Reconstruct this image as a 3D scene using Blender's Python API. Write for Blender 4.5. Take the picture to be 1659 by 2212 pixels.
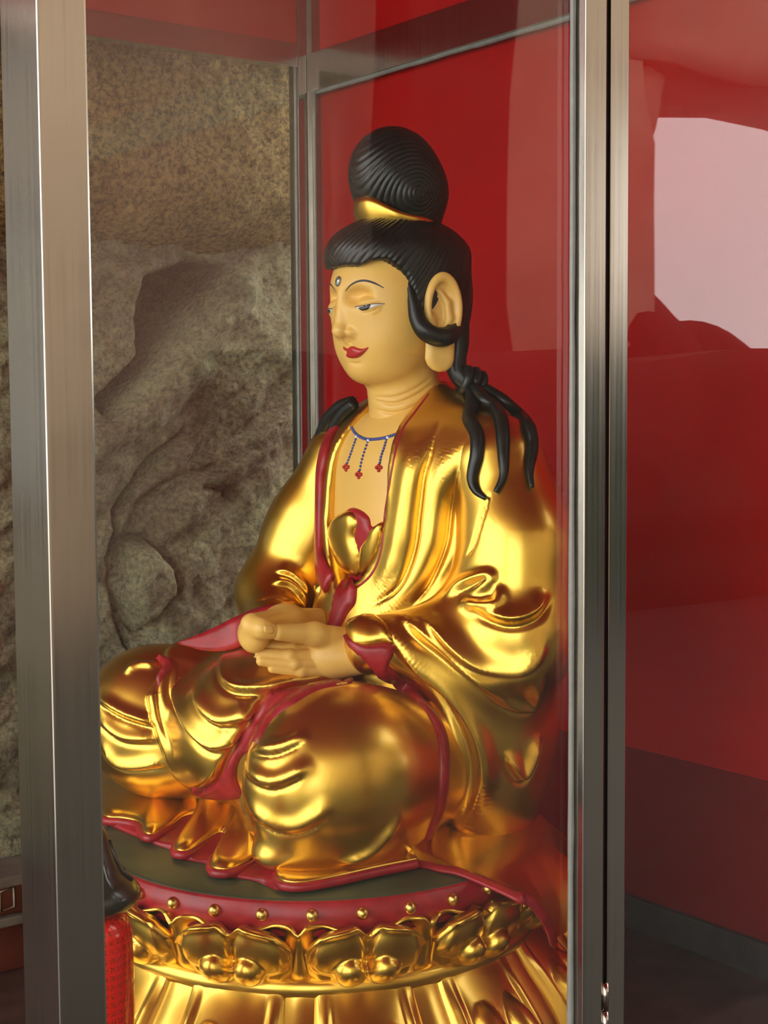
import bpy, bmesh, math, random
import numpy as np
from mathutils import Vector, Matrix
from mathutils.bvhtree import BVHTree
from mathutils.geometry import delaunay_2d_cdt

random.seed(4)
rng = np.random.default_rng(4)
for o in list(bpy.data.objects):
    bpy.data.objects.remove(o)
scene = bpy.context.scene
COL = scene.collection

# ------------------------------------------------------------------ camera
FPX = 3250.0
CAM_H = 1.145
PITCH = math.radians(4.25)
ROLL = -0.0066


def rot_x(a):
    c, s = math.cos(a), math.sin(a)
    return np.array([[1, 0, 0], [0, c, -s], [0, s, c]])


def rot_z(a):
    c, s = math.cos(a), math.sin(a)
    return np.array([[c, -s, 0], [s, c, 0], [0, 0, 1]])


RC = rot_x(math.pi / 2 - PITCH) @ rot_z(ROLL)
CAM_O = np.array([0, 0, CAM_H])
cam_data = bpy.data.cameras.new('camera')
cam = bpy.data.objects.new('camera', cam_data)
COL.objects.link(cam)
M4 = np.eye(4)
M4[:3, :3] = RC
M4[:3, 3] = CAM_O
cam.matrix_world = Matrix(M4.tolist())
cam_data.sensor_fit = 'VERTICAL'
cam_data.sensor_height = 36.0
cam_data.lens = FPX * 36.0 / 2212.0
cam_data.clip_start = 0.02
scene.camera = cam

# ------------------------------------------------------------------ world and exposure
world = bpy.data.worlds.new('overcast_sky')
scene.world = world
world.use_nodes = True
wn = world.node_tree
wn.nodes['Background'].inputs['Color'].default_value = (1.0, 0.985, 0.96, 1)
wn.nodes['Background'].inputs['Strength'].default_value = 4.1
scene.view_settings.view_transform = 'Standard'
scene.view_settings.look = 'None'
scene.view_settings.exposure = 0.0
scene.view_settings.gamma = 1.0
scene.view_settings.use_curve_mapping = False

# ------------------------------------------------------------------ frames of reference
# the shrine is a box: UV runs along the red wall (away from the camera), NV is the wall's normal
NV = np.array([-.8, -.6, 0.])
UV = np.array([-.6, .8, 0.])
WALL_D = 2.35       # camera to red wall, measured along -NV
PANE_U = 1.35       # camera to the near glass side, along UV
FAR_U = 3.42        # camera to the far glass side
SC = np.array([-.12, 2.6, 0.])      # centre of the pedestal on the floor
FV = NV             # the statue faces away from the wall
LV = -UV            # its left side is towards the camera
ZP = 0.395          # top of the pedestal


def ray(px, py):
    return RC @ np.array([(px - 829.5) / FPX, -(py - 1106) / FPX, -1.])


def to_local(w):
    p = np.asarray(w) - SC
    return np.array([p @ FV, p @ LV, p[2]])


def P(px, py, l):
    """statue-frame point seen at a photo pixel, at sideways offset l"""
    d = ray(px, py)
    t = (l - (CAM_O - SC) @ LV) / (d @ LV)
    return to_local(CAM_O + t * d)


def PZ(px, py, z):
    d = ray(px, py)
    t = (z - CAM_O[2]) / d[2]
    return to_local(CAM_O + t * d)


def case(n, u, z):
    """world point from distance towards the wall (n), along the wall (u), height"""
    return -NV * n + UV * u + np.array([0, 0, z])


def case_px_u(px, py, u):
    """(n, z) of the point at plane u seen at a pixel"""
    d = ray(px, py)
    t = u / (d @ UV)
    w = CAM_O + t * d
    return -(w @ NV), w[2]


def case_px_n(px, py, n):
    d = ray(px, py)
    t = n / -(d @ NV)
    w = CAM_O + t * d
    return w @ UV, w[2]


# ------------------------------------------------------------------ materials
def new_mat(name):
    m = bpy.data.materials.new(name)
    m.use_nodes = True
    nt = m.node_tree
    b = nt.nodes['Principled BSDF']
    return m, nt, b


def N(nt, typ, **kw):
    n = nt.nodes.new(typ)
    for k, v in kw.items():
        if k in n.inputs:
            n.inputs[k].default_value = v
        else:
            setattr(n, k, v)
    return n


def ramp(nt, src, stops):
    r = nt.nodes.new('ShaderNodeValToRGB')
    el = r.color_ramp.elements
    while len(el) < len(stops):
        el.new(0.5)
    for e, (p, c) in zip(el, stops):
        e.position = p
        e.color = (*c, 1)
    nt.links.new(src, r.inputs[0])
    return r.outputs[0]


def add_bump(nt, b, src, strength, dist=0.01):
    bp = nt.nodes.new('ShaderNodeBump')
    bp.inputs['Strength'].default_value = strength
    bp.inputs['Distance'].default_value = dist
    nt.links.new(src, bp.inputs['Height'])
    nt.links.new(bp.outputs[0], b.inputs['Normal'])


def obj_coord(nt, scale=(1, 1, 1)):
    tc = nt.nodes.new('ShaderNodeTexCoord')
    mp = nt.nodes.new('ShaderNodeMapping')
    mp.inputs['Scale'].default_value = scale
    nt.links.new(tc.outputs['Object'], mp.inputs[0])
    return mp.outputs[0]


def noise(nt, vec, scale, detail=4, rough=.55, dist=0.):
    n = N(nt, 'ShaderNodeTexNoise')
    n.inputs['Scale'].default_value = scale
    n.inputs['Detail'].default_value = detail
    n.inputs['Roughness'].default_value = rough
    n.inputs['Distortion'].default_value = dist
    nt.links.new(vec, n.inputs['Vector'])
    return n.outputs[0]


def simple(name, col, rough=.5, metal=0., spec=.5, coat=0., var=.12, vscale=30, bump=0.):
    m, nt, b = new_mat(name)
    v = obj_coord(nt)
    nz = noise(nt, v, vscale)
    c0 = tuple(x * (1 - var) for x in col)
    c1 = tuple(min(1, x * (1 + var)) for x in col)
    nt.links.new(ramp(nt, nz, [(.3, c0), (.7, c1)]), b.inputs['Base Color'])
    b.inputs['Roughness'].default_value = rough
    b.inputs['Metallic'].default_value = metal
    b.inputs['Specular IOR Level'].default_value = spec
    b.inputs['Coat Weight'].default_value = coat
    b.inputs['Coat Roughness'].default_value = .08
    if bump:
        add_bump(nt, b, noise(nt, v, vscale * 3), bump, .003)
    return m


def gold_mat(name, base=(.82, .50, .062), rough=.29):
    m, nt, b = new_mat(name)
    v = obj_coord(nt)
    n1 = noise(nt, v, 9, 5)
    n2 = noise(nt, v, 120, 3)
    nt.links.new(ramp(nt, n1, [(.3, tuple(x * .88 for x in base)), (.55, base), (.8, (base[0] * .97, base[1] * 1.05, base[2] * 1.1))]), b.inputs['Base Color'])
    b.inputs['Metallic'].default_value = 1.0
    b.inputs['Coat Weight'].default_value = .6
    b.inputs['Coat Roughness'].default_value = .16
    mr = N(nt, 'ShaderNodeMapRange')
    mr.inputs['To Min'].default_value = rough - .05
    mr.inputs['To Max'].default_value = rough + .09
    nt.links.new(n1, mr.inputs['Value'])
    nt.links.new(mr.outputs[0], b.inputs['Roughness'])
    add_bump(nt, b, n2, .02, .001)
    return m


MAT = {}
MAT['gold'] = gold_mat('gold_leaf')
MAT['stud'] = gold_mat('gold_stud', (.8, .54, .13), .3)
MAT['red_trim'] = simple('red_lacquer_trim', (.32, .012, .018), .38, spec=.5, var=.25, vscale=40)
MAT['skin'] = simple('painted_skin', (.78, .48, .115), .36, spec=.45, var=.04, vscale=12)
MAT['lip'] = simple('glossy_red_lip', (.42, .01, .012), .16, spec=.6)
MAT['brow'] = simple('dark_brow_paint', (.03, .03, .05), .5)
MAT['eye_white'] = simple('eye_white', (.75, .72, .66), .2)
MAT['eye_black'] = simple('eye_black', (.012, .01, .01), .1)
MAT['hair'] = simple('black_lacquer_hair', (.012, .011, .010), .34, spec=.45, vscale=60, var=.3)
MAT['green_top'] = simple('dark_green_plate', (.05, .058, .028), .42, var=.3, vscale=8)
MAT['bead_blue'] = simple('blue_beads', (.05, .075, .3), .25)
MAT['bead_red'] = simple('red_beads', (.45, .02, .02), .2)
MAT['bead_clear'] = simple('clear_beads', (.7, .75, .85), .1)
MAT['black_cap'] = simple('black_metal_cap', (.02, .018, .012), .3, coat=.4)


def steel_mat(name, tint=(.43, .40, .355), rough=.13, aniso_axis=2):
    m, nt, b = new_mat(name)
    sc = [60, 60, 60]
    sc[aniso_axis] = .6
    v = obj_coord(nt, tuple(sc))
    n1 = noise(nt, v, 3, 6, .6)
    v2 = obj_coord(nt)
    n2 = noise(nt, v2, 6, 4)
    mx = N(nt, 'ShaderNodeMath', operation='ADD')
    nt.links.new(n1, mx.inputs[0])
    nt.links.new(n2, mx.inputs[1])
    nt.links.new(ramp(nt, mx.outputs[0], [(.75, tuple(x * .82 for x in tint)), (1., tint), (1.2 if False else 1.0, tint)]), b.inputs['Base Color'])
    b.inputs['Metallic'].default_value = 1.
    mr = N(nt, 'ShaderNodeMapRange')
    mr.inputs['To Min'].default_value = rough - .06
    mr.inputs['To Max'].default_value = rough + .12
    nt.links.new(n1, mr.inputs['Value'])
    nt.links.new(mr.outputs[0], b.inputs['Roughness'])
    add_bump(nt, b, n1, .015, .001)
    return m


MAT['steel'] = steel_mat('brushed_steel')
MAT['steel_h'] = steel_mat('brushed_steel_rail', aniso_axis=0)
MAT['gap'] = simple('black_gap_strip', (.006, .006, .008), .7)
MAT['silicone'] = simple('grey_silicone_seal', (.22, .23, .21), .3, bump=.2)


def glass_mat():
    m = bpy.data.materials.new('clear_pane')
    m.use_nodes = True
    nt = m.node_tree
    nt.nodes.clear()
    out = N(nt, 'ShaderNodeOutputMaterial')
    mix = N(nt, 'ShaderNodeMixShader')
    tr = N(nt, 'ShaderNodeBsdfTransparent')
    tr.inputs['Color'].default_value = (.975, .985, .975, 1)
    gl = N(nt, 'ShaderNodeBsdfGlossy')
    gl.inputs['Roughness'].default_value = 0.0
    gl.inputs['Color'].default_value = (1, 1, 1, 1)
    lw = N(nt, 'ShaderNodeLayerWeight')
    lw.inputs['Blend'].default_value = .5
    pw = N(nt, 'ShaderNodeMath', operation='POWER')
    pw.inputs[1].default_value = 5.
    nt.links.new(lw.outputs['Facing'], pw.inputs[0])
    ma = N(nt, 'ShaderNodeMath', operation='MULTIPLY_ADD')
    ma.inputs[1].default_value = .96
    ma.inputs[2].default_value = .04
    nt.links.new(pw.outputs[0], ma.inputs[0])
    nt.links.new(ma.outputs[0], mix.inputs[0])
    nt.links.new(tr.outputs[0], mix.inputs[1])
    nt.links.new(gl.outputs[0], mix.inputs[2])
    nt.links.new(mix.outputs[0], out.inputs[0])
    return m


MAT['glass'] = glass_mat()


def red_wall_mat(name, c):
    m, nt, b = new_mat(name)
    v = obj_coord(nt)
    n1 = noise(nt, v, 2.2, 5, .6)
    n2 = noise(nt, v, 140, 2)
    nt.links.new(ramp(nt, n1, [(.3, tuple(x * .86 for x in c)), (.7, tuple(x * 1.1 for x in c))]), b.inputs['Base Color'])
    b.inputs['Roughness'].default_value = .22
    b.inputs['Specular IOR Level'].default_value = .10
    return m


MAT['red_wall'] = red_wall_mat('red_paint', (.39, .0033, .0043))
MAT['red_low'] = red_wall_mat('maroon_lower_wall', (.17, .004, .006))
MAT['skirting'] = simple('dark_skirting', (.035, .034, .034), .45, var=.3, vscale=20, bump=.1)
MAT['floor'] = simple('dark_brown_floor', (.055, .03, .024), .5, var=.35, vscale=14, bump=.1)
MAT['ground'] = simple('grey_paving', (.028, .026, .02), .8, var=.25, vscale=3, bump=.1)
MAT['paving'] = simple('pale_courtyard_paving', (.48, .45, .41), .8, var=.2, vscale=2)
MAT['tan_bank'] = simple('tan_rock', (.36, .27, .19), .9, var=.2, vscale=1.5)
MAT['dark_bank'] = simple('dark_hedge', (.02, .022, .013), .9, var=.3, vscale=3)


# ------------------------------------------------------------------ object helpers
def link(name, me, parent=None, mats=None):
    o = bpy.data.objects.new(name, me)
    COL.objects.link(o)
    if parent is not None:
        o.parent = parent
    if mats:
        for m in (mats if isinstance(mats, (list, tuple)) else [mats]):
            me.materials.append(MAT[m])
    return o


def mesh(name, verts, faces, mat, parent=None, smooth=True):
    me = bpy.data.meshes.new(name)
    me.from_pydata([tuple(map(float, v)) for v in verts], [], [tuple(int(i) for i in f) for f in faces])
    me.update()
    if smooth:
        me.polygons.foreach_set('use_smooth', [True] * len(me.polygons))
    return link(name, me, parent, mat)


def bm_obj(name, bm, mat, parent=None, smooth=False):
    me = bpy.data.meshes.new(name)
    bm.normal_update()
    bm.to_mesh(me)
    bm.free()
    if smooth:
        me.polygons.foreach_set('use_smooth', [True] * len(me.polygons))
    return link(name, me, parent, mat)


def empty(name, loc, rz=0., label=None, cat=None, group=None):
    o = bpy.data.objects.new(name, None)
    COL.objects.link(o)
    o.location = tuple(loc)
    o.rotation_euler = (0, 0, rz)
    o.empty_display_size = .1
    if label:
        o['label'] = label
        o['category'] = cat
    if group:
        o['group'] = group
    return o


def tag(o, label, cat, group=None):
    o['label'] = label
    o['category'] = cat
    if group:
        o['group'] = group
    return o


def structure(o, label=None, cat=None):
    o['kind'] = 'structure'
    if label:
        o['label'] = label
        o['category'] = cat
    return o


ROT_CASE = math.atan2(UV[1], UV[0])      # local x along UV, local y along -(...)


def box_bm(bm, lo, hi, bevel=0.):
    """axis-aligned box in the bmesh's own frame"""
    r = bmesh.ops.create_cube(bm, size=1.)
    vs = r['verts']
    for v in vs:
        v.co = Vector([lo[i] + (v.co[i] + .5) * (hi[i] - lo[i]) for i in range(3)])
    if bevel:
        es = list({e for v in vs for e in v.link_edges})
        bmesh.ops.bevel(bm, geom=es, offset=bevel, segments=2, affect='EDGES', profile=.6)
    return bm


# the case frame: local x = n (towards the wall), local y = u (along the wall), z up
CASE_M = Matrix(((-NV[0], UV[0], 0, 0), (-NV[1], UV[1], 0, 0), (0, 0, 1, 0), (0, 0, 0, 1)))
CASE_RZ = math.atan2(-NV[1], -NV[0])


def case_box(name, lo, hi, mat, parent=None, bevel=0.):
    """box in (n, u, z) coordinates; origin of the mesh is put at its base centre"""
    c = [(lo[0] + hi[0]) / 2, (lo[1] + hi[1]) / 2, lo[2]]
    bm = bmesh.new()
    box_bm(bm, [lo[i] - c[i] for i in range(3)], [hi[i] - c[i] for i in range(3)], bevel)
    o = bm_obj(name, bm, mat, parent)
    if parent is None:
        o.location = tuple(case(*c))
        o.rotation_euler = (0, 0, CASE_RZ)
    else:
        o.location = tuple(c)
    return o


# ------------------------------------------------------------------ implicit surfaces
def ell(p, c, r, R=None):
    q = p - np.asarray(c, np.float32)
    if R is not None:
        q = q @ np.asarray(R, np.float32)
    r = np.asarray(r, np.float32)
    a = q / r
    k0 = np.sqrt((a * a).sum(-1)) + 1e-9
    a = a / r
    k1 = np.sqrt((a * a).sum(-1)) + 1e-9
    return k0 * (k0 - 1) / k1


def cap(p, a, b, ra, rb):
    a = np.asarray(a, np.float32)
    b = np.asarray(b, np.float32)
    ab = b - a
    t = np.clip(((p - a) @ ab) / (ab @ ab), 0, 1)
    q = p - a - t[..., None] * ab
    return np.sqrt((q * q).sum(-1)) - (ra + (rb - ra) * t)


def chain(p, pts, rad, k=.015):
    d = None
    for i in range(len(pts) - 1):
        e = cap(p, pts[i], pts[i + 1], rad[i], rad[i + 1])
        d = e if d is None else smin(d, e, k)
    return d


def smin(a, b, k):
    h = np.clip(.5 + .5 * (b - a) / k, 0, 1)
    return b + (a - b) * h - k * h * (1 - h)


def smax(a, b, k):
    return -smin(-a, -b, k)


def poly2(x, y, pts):
    """signed distance to a closed 2D polygon"""
    pts = np.asarray(pts, np.float32)
    d = np.full(x.shape, 1e9, np.float32)
    s = np.ones(x.shape, np.float32)
    n = len(pts)
    for i in range(n):
        a, b = pts[i], pts[i - 1]
        e = b - a
        wx, wy = x - a[0], y - a[1]
        t = np.clip((wx * e[0] + wy * e[1]) / (e @ e + 1e-12), 0, 1)
        d = np.minimum(d, (wx - e[0] * t) ** 2 + (wy - e[1] * t) ** 2)
        c1 = y >= a[1]
        c2 = y < b[1]
        c3 = e[0] * wy > e[1] * wx
        flip = (c1 & c2 & c3) | (~c1 & ~c2 & ~c3)
        s = np.where(flip, -s, s)
    return s * np.sqrt(d)


def surface(fn, lo, hi, h):
    lo = np.asarray(lo, np.float32)
    n = np.ceil((np.asarray(hi) - lo) / h).astype(int) + 1
    ax = [lo[i] + h * np.arange(n[i], dtype=np.float32) for i in range(3)]
    V = np.empty(n, np.float32)
    step = max(1, int(400000 / (n[1] * n[2])))
    yy, zz = np.meshgrid(ax[1], ax[2], indexing='ij')
    for i in range(0, n[0], step):
        xs = ax[0][i:i + step]
        p = np.empty((len(xs), n[1], n[2], 3), np.float32)
        p[..., 0] = xs[:, None, None]
        p[..., 1] = yy
        p[..., 2] = zz
        V[i:i + step] = fn(p)
    ins = V < 0
    c = [ins[a:n[0] - 1 + a, b:n[1] - 1 + b, d:n[2] - 1 + d] for a in (0, 1) for b in (0, 1) for d in (0, 1)]
    tot = sum(x.astype(np.int8) for x in c)
    act = (tot > 0) & (tot < 8)
    idx = np.full(act.shape, -1, np.int64)
    cells = np.argwhere(act)
    idx[act] = np.arange(len(cells))
    pos = np.zeros((len(cells), 3), np.float64)
    cnt = np.zeros(len(cells))
    corners = [(a, b, d) for a in (0, 1) for b in (0, 1) for d in (0, 1)]
    vals = [V[cells[:, 0] + a, cells[:, 1] + b, cells[:, 2] + d] for a, b, d in corners]
    for i in range(8):
        for j in range(i + 1, 8):
            if sum(abs(corners[i][k] - corners[j][k]) for k in range(3)) != 1:
                continue
            m = (vals[i] < 0) != (vals[j] < 0)
            t = vals[i][m] / (vals[i][m] - vals[j][m])
            pa = np.array(corners[i]) + t[:, None] * (np.array(corners[j]) - np.array(corners[i]))
            pos[m] += pa
            cnt[m] += 1
    pos = (cells + pos / cnt[:, None]) * h + lo
    # quads
    F = []
    for axn in range(3):
        o1, o2 = [a for a in range(3) if a != axn]
        s0 = [slice(None)] * 3
        s1 = [slice(None)] * 3
        s0[axn] = slice(0, n[axn] - 1)
        s1[axn] = slice(1, n[axn])
        ch = ins[tuple(s0)] != ins[tuple(s1)]
        e = np.argwhere(ch)
        e = e[(e[:, o1] > 0) & (e[:, o2] > 0) & (e[:, o1] < n[o1] - 1) & (e[:, o2] < n[o2] - 1)]
        flip = ins[e[:, 0], e[:, 1], e[:, 2]]
        d1 = np.zeros(3, int)
        d1[o1] = 1
        d2 = np.zeros(3, int)
        d2[o2] = 1
        q = [idx[tuple((e - a).T)] for a in (d1 * 0, d1, d1 + d2, d2)]
        q = np.stack(q, 1)
        if axn == 1:
            flip = ~flip
        q[~flip] = q[~flip][:, ::-1]
        F.append(q)
    F = np.concatenate(F)
    # pull the vertices onto the surface
    for _ in range(2):
        p = pos.astype(np.float32)
        eps = h * .4
        v = fn(p)
        g = np.stack([fn(p + np.eye(3, dtype=np.float32)[k] * eps) - fn(p - np.eye(3, dtype=np.float32)[k] * eps) for k in range(3)], 1) / (2 * eps)
        gl = (g * g).sum(1) + 1e-6
        stepv = -(v / gl)[:, None] * g
        ln = np.sqrt((stepv ** 2).sum(1))
        stepv *= np.minimum(1, h * .5 / (ln + 1e-9))[:, None]
        pos = pos + stepv
    return pos, F


def normals(V, F):
    a = V[F[:, 2]] - V[F[:, 0]]
    b = V[F[:, 3]] - V[F[:, 1]]
    fnn = np.cross(a, b)
    nn = np.zeros_like(V)
    for k in range(4):
        np.add.at(nn, F[:, k], fnn)
    return nn / (np.linalg.norm(nn, axis=1)[:, None] + 1e-12)


def refine(V, F):
    """split every quad in four"""
    e = np.concatenate([F[:, [i, (i + 1) % 4]] for i in range(4)])
    es = np.sort(e, 1)
    key = es[:, 0] * (len(V) + 1) + es[:, 1]
    u, first, inv = np.unique(key, return_index=True, return_inverse=True)
    em = V[es[first]].mean(1)
    fc = V[F].mean(1)
    nV = np.concatenate([V, em, fc])
    m = len(F)
    ei = [inv[i * m:(i + 1) * m] + len(V) for i in range(4)]
    ci = np.arange(m) + len(V) + len(em)
    nF = np.concatenate([np.stack([F[:, i], ei[i], ci, ei[i - 1]], 1) for i in range(4)])
    return nV, nF


def smooth_mesh(V, F, it=1, lam=.5):
    e = np.concatenate([F[:, [i, (i + 1) % 4]] for i in range(4)])
    for _ in range(it):
        s = np.zeros_like(V)
        c = np.zeros(len(V))
        np.add.at(s, e[:, 0], V[e[:, 1]])
        np.add.at(c, e[:, 0], 1)
        np.add.at(s, e[:, 1], V[e[:, 0]])
        np.add.at(c, e[:, 1], 1)
        V = V + lam * (s / np.maximum(c, 1)[:, None] - V)
    return V


def bvh_of(V, F):
    return BVHTree.FromPolygons([tuple(v) for v in V.tolist()], [tuple(f) for f in F.tolist()])


CAM_L = to_local(CAM_O)
RL = np.stack([FV, LV, [0, 0, 1]])


def hit(bvhs, px, py):
    """first surface point (statue frame) and its normal seen at a photo pixel"""
    d = RL @ ray(px, py)
    d /= np.linalg.norm(d)
    best = None
    for b in (bvhs if isinstance(bvhs, (list, tuple)) else [bvhs]):
        r = b.ray_cast(Vector(CAM_L), Vector(d))
        if r[0] is not None and (best is None or r[3] < best[2]):
            best = (np.array(r[0]), np.array(r[1]), r[3])
    return best


def spline(pts, n):
    """Catmull-Rom through points, n samples evenly spaced"""
    p = np.asarray(pts, float)
    if len(p) == 2:
        t = np.linspace(0, 1, n)[:, None]
        return p[0] + (p[1] - p[0]) * t
    q = np.vstack([2 * p[0] - p[1], p, 2 * p[-1] - p[-2]])
    out = []
    for i in range(1, len(q) - 2):
        t = np.linspace(0, 1, 24, endpoint=False)[:, None]
        a, b, c, d = q[i - 1:i + 3]
        out.append(.5 * (2 * b + (c - a) * t + (2 * a - 5 * b + 4 * c - d) * t ** 2 + (3 * b - a - 3 * c + d) * t ** 3))
    out = np.vstack(out + [p[-1:]])
    s = np.r_[0, np.cumsum(np.linalg.norm(np.diff(out, axis=0), axis=1))]
    u = np.linspace(0, s[-1], n)
    return np.stack([np.interp(u, s, out[:, k]) for k in range(out.shape[1])], 1)


def on_surface(bvhs, pts, n=40, smooth=2):
    """project a pixel curve on the surface: points and normals"""
    c = spline(pts, n)
    H = [hit(bvhs, x, y) for x, y in c]
    H = [h for h in H if h is not None]
    if len(H) < 3:
        return None, None
    p = np.array([h[0] for h in H])
    nn = np.array([h[1] for h in H])
    for _ in range(smooth):
        p[1:-1] = .5 * p[1:-1] + .25 * (p[:-2] + p[2:])
        nn[1:-1] = .5 * nn[1:-1] + .25 * (nn[:-2] + nn[2:])
    nn /= np.linalg.norm(nn, axis=1)[:, None]
    return p, nn


def displace(V, F, folds, bvh):
    """folds: (pixel curve, kind, height, width). ridge / crease / step (raised on one side)"""
    NN = normals(V, F)
    off = np.zeros(len(V))
    for pts, kind, amp, w in folds:
        p, nn = on_surface(bvh, pts, 60)
        if p is None:
            continue
        reach = 3.2 * w
        lo, hi = p.min(0) - reach, p.max(0) + reach
        m = np.where(((V > lo) & (V < hi)).all(1))[0]
        if not len(m):
            continue
        best = np.full(len(m), 1e9)
        bi = np.zeros(len(m), int)
        vm = V[m]
        for i in range(len(p)):
            d = ((vm - p[i]) ** 2).sum(1)
            c = d < best
            best[c] = d[c]
            bi[c] = i
        tan = np.gradient(p, axis=0)
        tan /= np.linalg.norm(tan, axis=1)[:, None] + 1e-9
        df = vm - p[bi]
        side = np.cross(nn[bi], tan[bi])
        side /= np.linalg.norm(side, axis=1)[:, None] + 1e-9
        dn = (df * nn[bi]).sum(1)
        dt = (df * tan[bi]).sum(1)
        s = (df * side).sum(1)
        end = (bi == 0) | (bi == len(p) - 1)
        d = np.sqrt(np.maximum(best - np.where(end, 0, dt ** 2) - np.minimum(dn ** 2, best) * .5, 0))
        t = bi / (len(p) - 1)
        taper = np.clip(np.minimum(t, 1 - t) * 3.6, 0, 1)
        taper = taper * taper * (3 - 2 * taper)
        face = np.clip((NN[m] * nn[bi]).sum(1) * 2, 0, 1)
        if kind == 'ridge':
            f = np.exp(-(d / w) ** 2)
        elif kind == 'crease':
            f = -1 / (1 + (d / (w * .55)) ** 2) ** 1.5
        elif kind == 'fold':      # crest with a sharp undercut on the right of the stroke
            x = s / w
            f = np.where(x >= 0, np.exp(-(x / 1.2) ** 2), np.exp(-(x / .36) ** 2) - .28 * np.exp(-((x + .7) / .45) ** 2))
            f = np.where(end, f * np.exp(-(dt / w) ** 2), f)
        else:                     # step: the left of the stroke is raised
            x = s / w
            f = np.where(x >= 0, np.exp(-x / 1.4), 0) * 1 / (1 + np.exp(-x * 30))
            f = np.where(end, f * np.exp(-(dt / (.5 * w)) ** 2), f)
        f = f * (d < reach)
        off[m] += amp * f * taper * face
    return V + NN * off[:, None]


def tube(name, pts, rad, mat, parent, flat=None, nseg=10, normals_=None, closed=False, twist=0., groove=0):
    """tube along 3D points; flat = thickness factor across the surface normal"""
    p = np.asarray(pts, float)
    n = len(p)
    r = np.asarray(rad, float)
    r = np.full(n, float(r)) if r.ndim == 0 else np.interp(np.linspace(0, 1, n), np.linspace(0, 1, len(r)), r)
    tan = np.gradient(p, axis=0)
    if closed:
        tan = (np.roll(p, -1, 0) - np.roll(p, 1, 0))
    tan /= np.linalg.norm(tan, axis=1)[:, None] + 1e-12
    if normals_ is None:
        ref = np.array([0, 0, 1.]) if abs(tan[0][2]) < .8 else np.array([0, 1., 0])
        nn = np.empty_like(p)
        v = ref - tan[0] * (ref @ tan[0])
        for i in range(n):
            v = v - tan[i] * (v @ tan[i])
            v /= np.linalg.norm(v)
            nn[i] = v
    else:
        nn = normals_ - tan * (normals_ * tan).sum(1)[:, None]
        nn /= np.linalg.norm(nn, axis=1)[:, None] + 1e-12
    bb = np.cross(tan, nn)
    fl = 1. if flat is None else flat
    V, Fc = [], []
    for i in range(n):
        for j in range(nseg):
            a = 2 * math.pi * j / nseg + twist * i / n
            g = 1 - (groove if (j % 2) else 0)
            V.append(p[i] + r[i] * g * (math.cos(a) * bb[i] + math.sin(a) * fl * nn[i]))
    m = n if closed else n - 1
    for i in range(m):
        for j in range(nseg):
            a, b = i * nseg + j, i * nseg + (j + 1) % nseg
            c, d = ((i + 1) % n) * nseg + (j + 1) % nseg, ((i + 1) % n) * nseg + j
            Fc.append((a, b, c, d))
    if not closed:
        Fc.append(tuple(range(nseg))[::-1])
        Fc.append(tuple((n - 1) * nseg + j for j in range(nseg)))
    return mesh(name, V, Fc, mat, parent)


def hem(name, bvh, pts, width, mat='red_trim', parent=None, flat=.45, n=60, lift=0., smooth=3):
    p, nn = on_surface(bvh, pts, n, smooth)
    return tube(name, p + nn * lift, width, mat, parent, flat=flat, normals_=nn, nseg=10)


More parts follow.
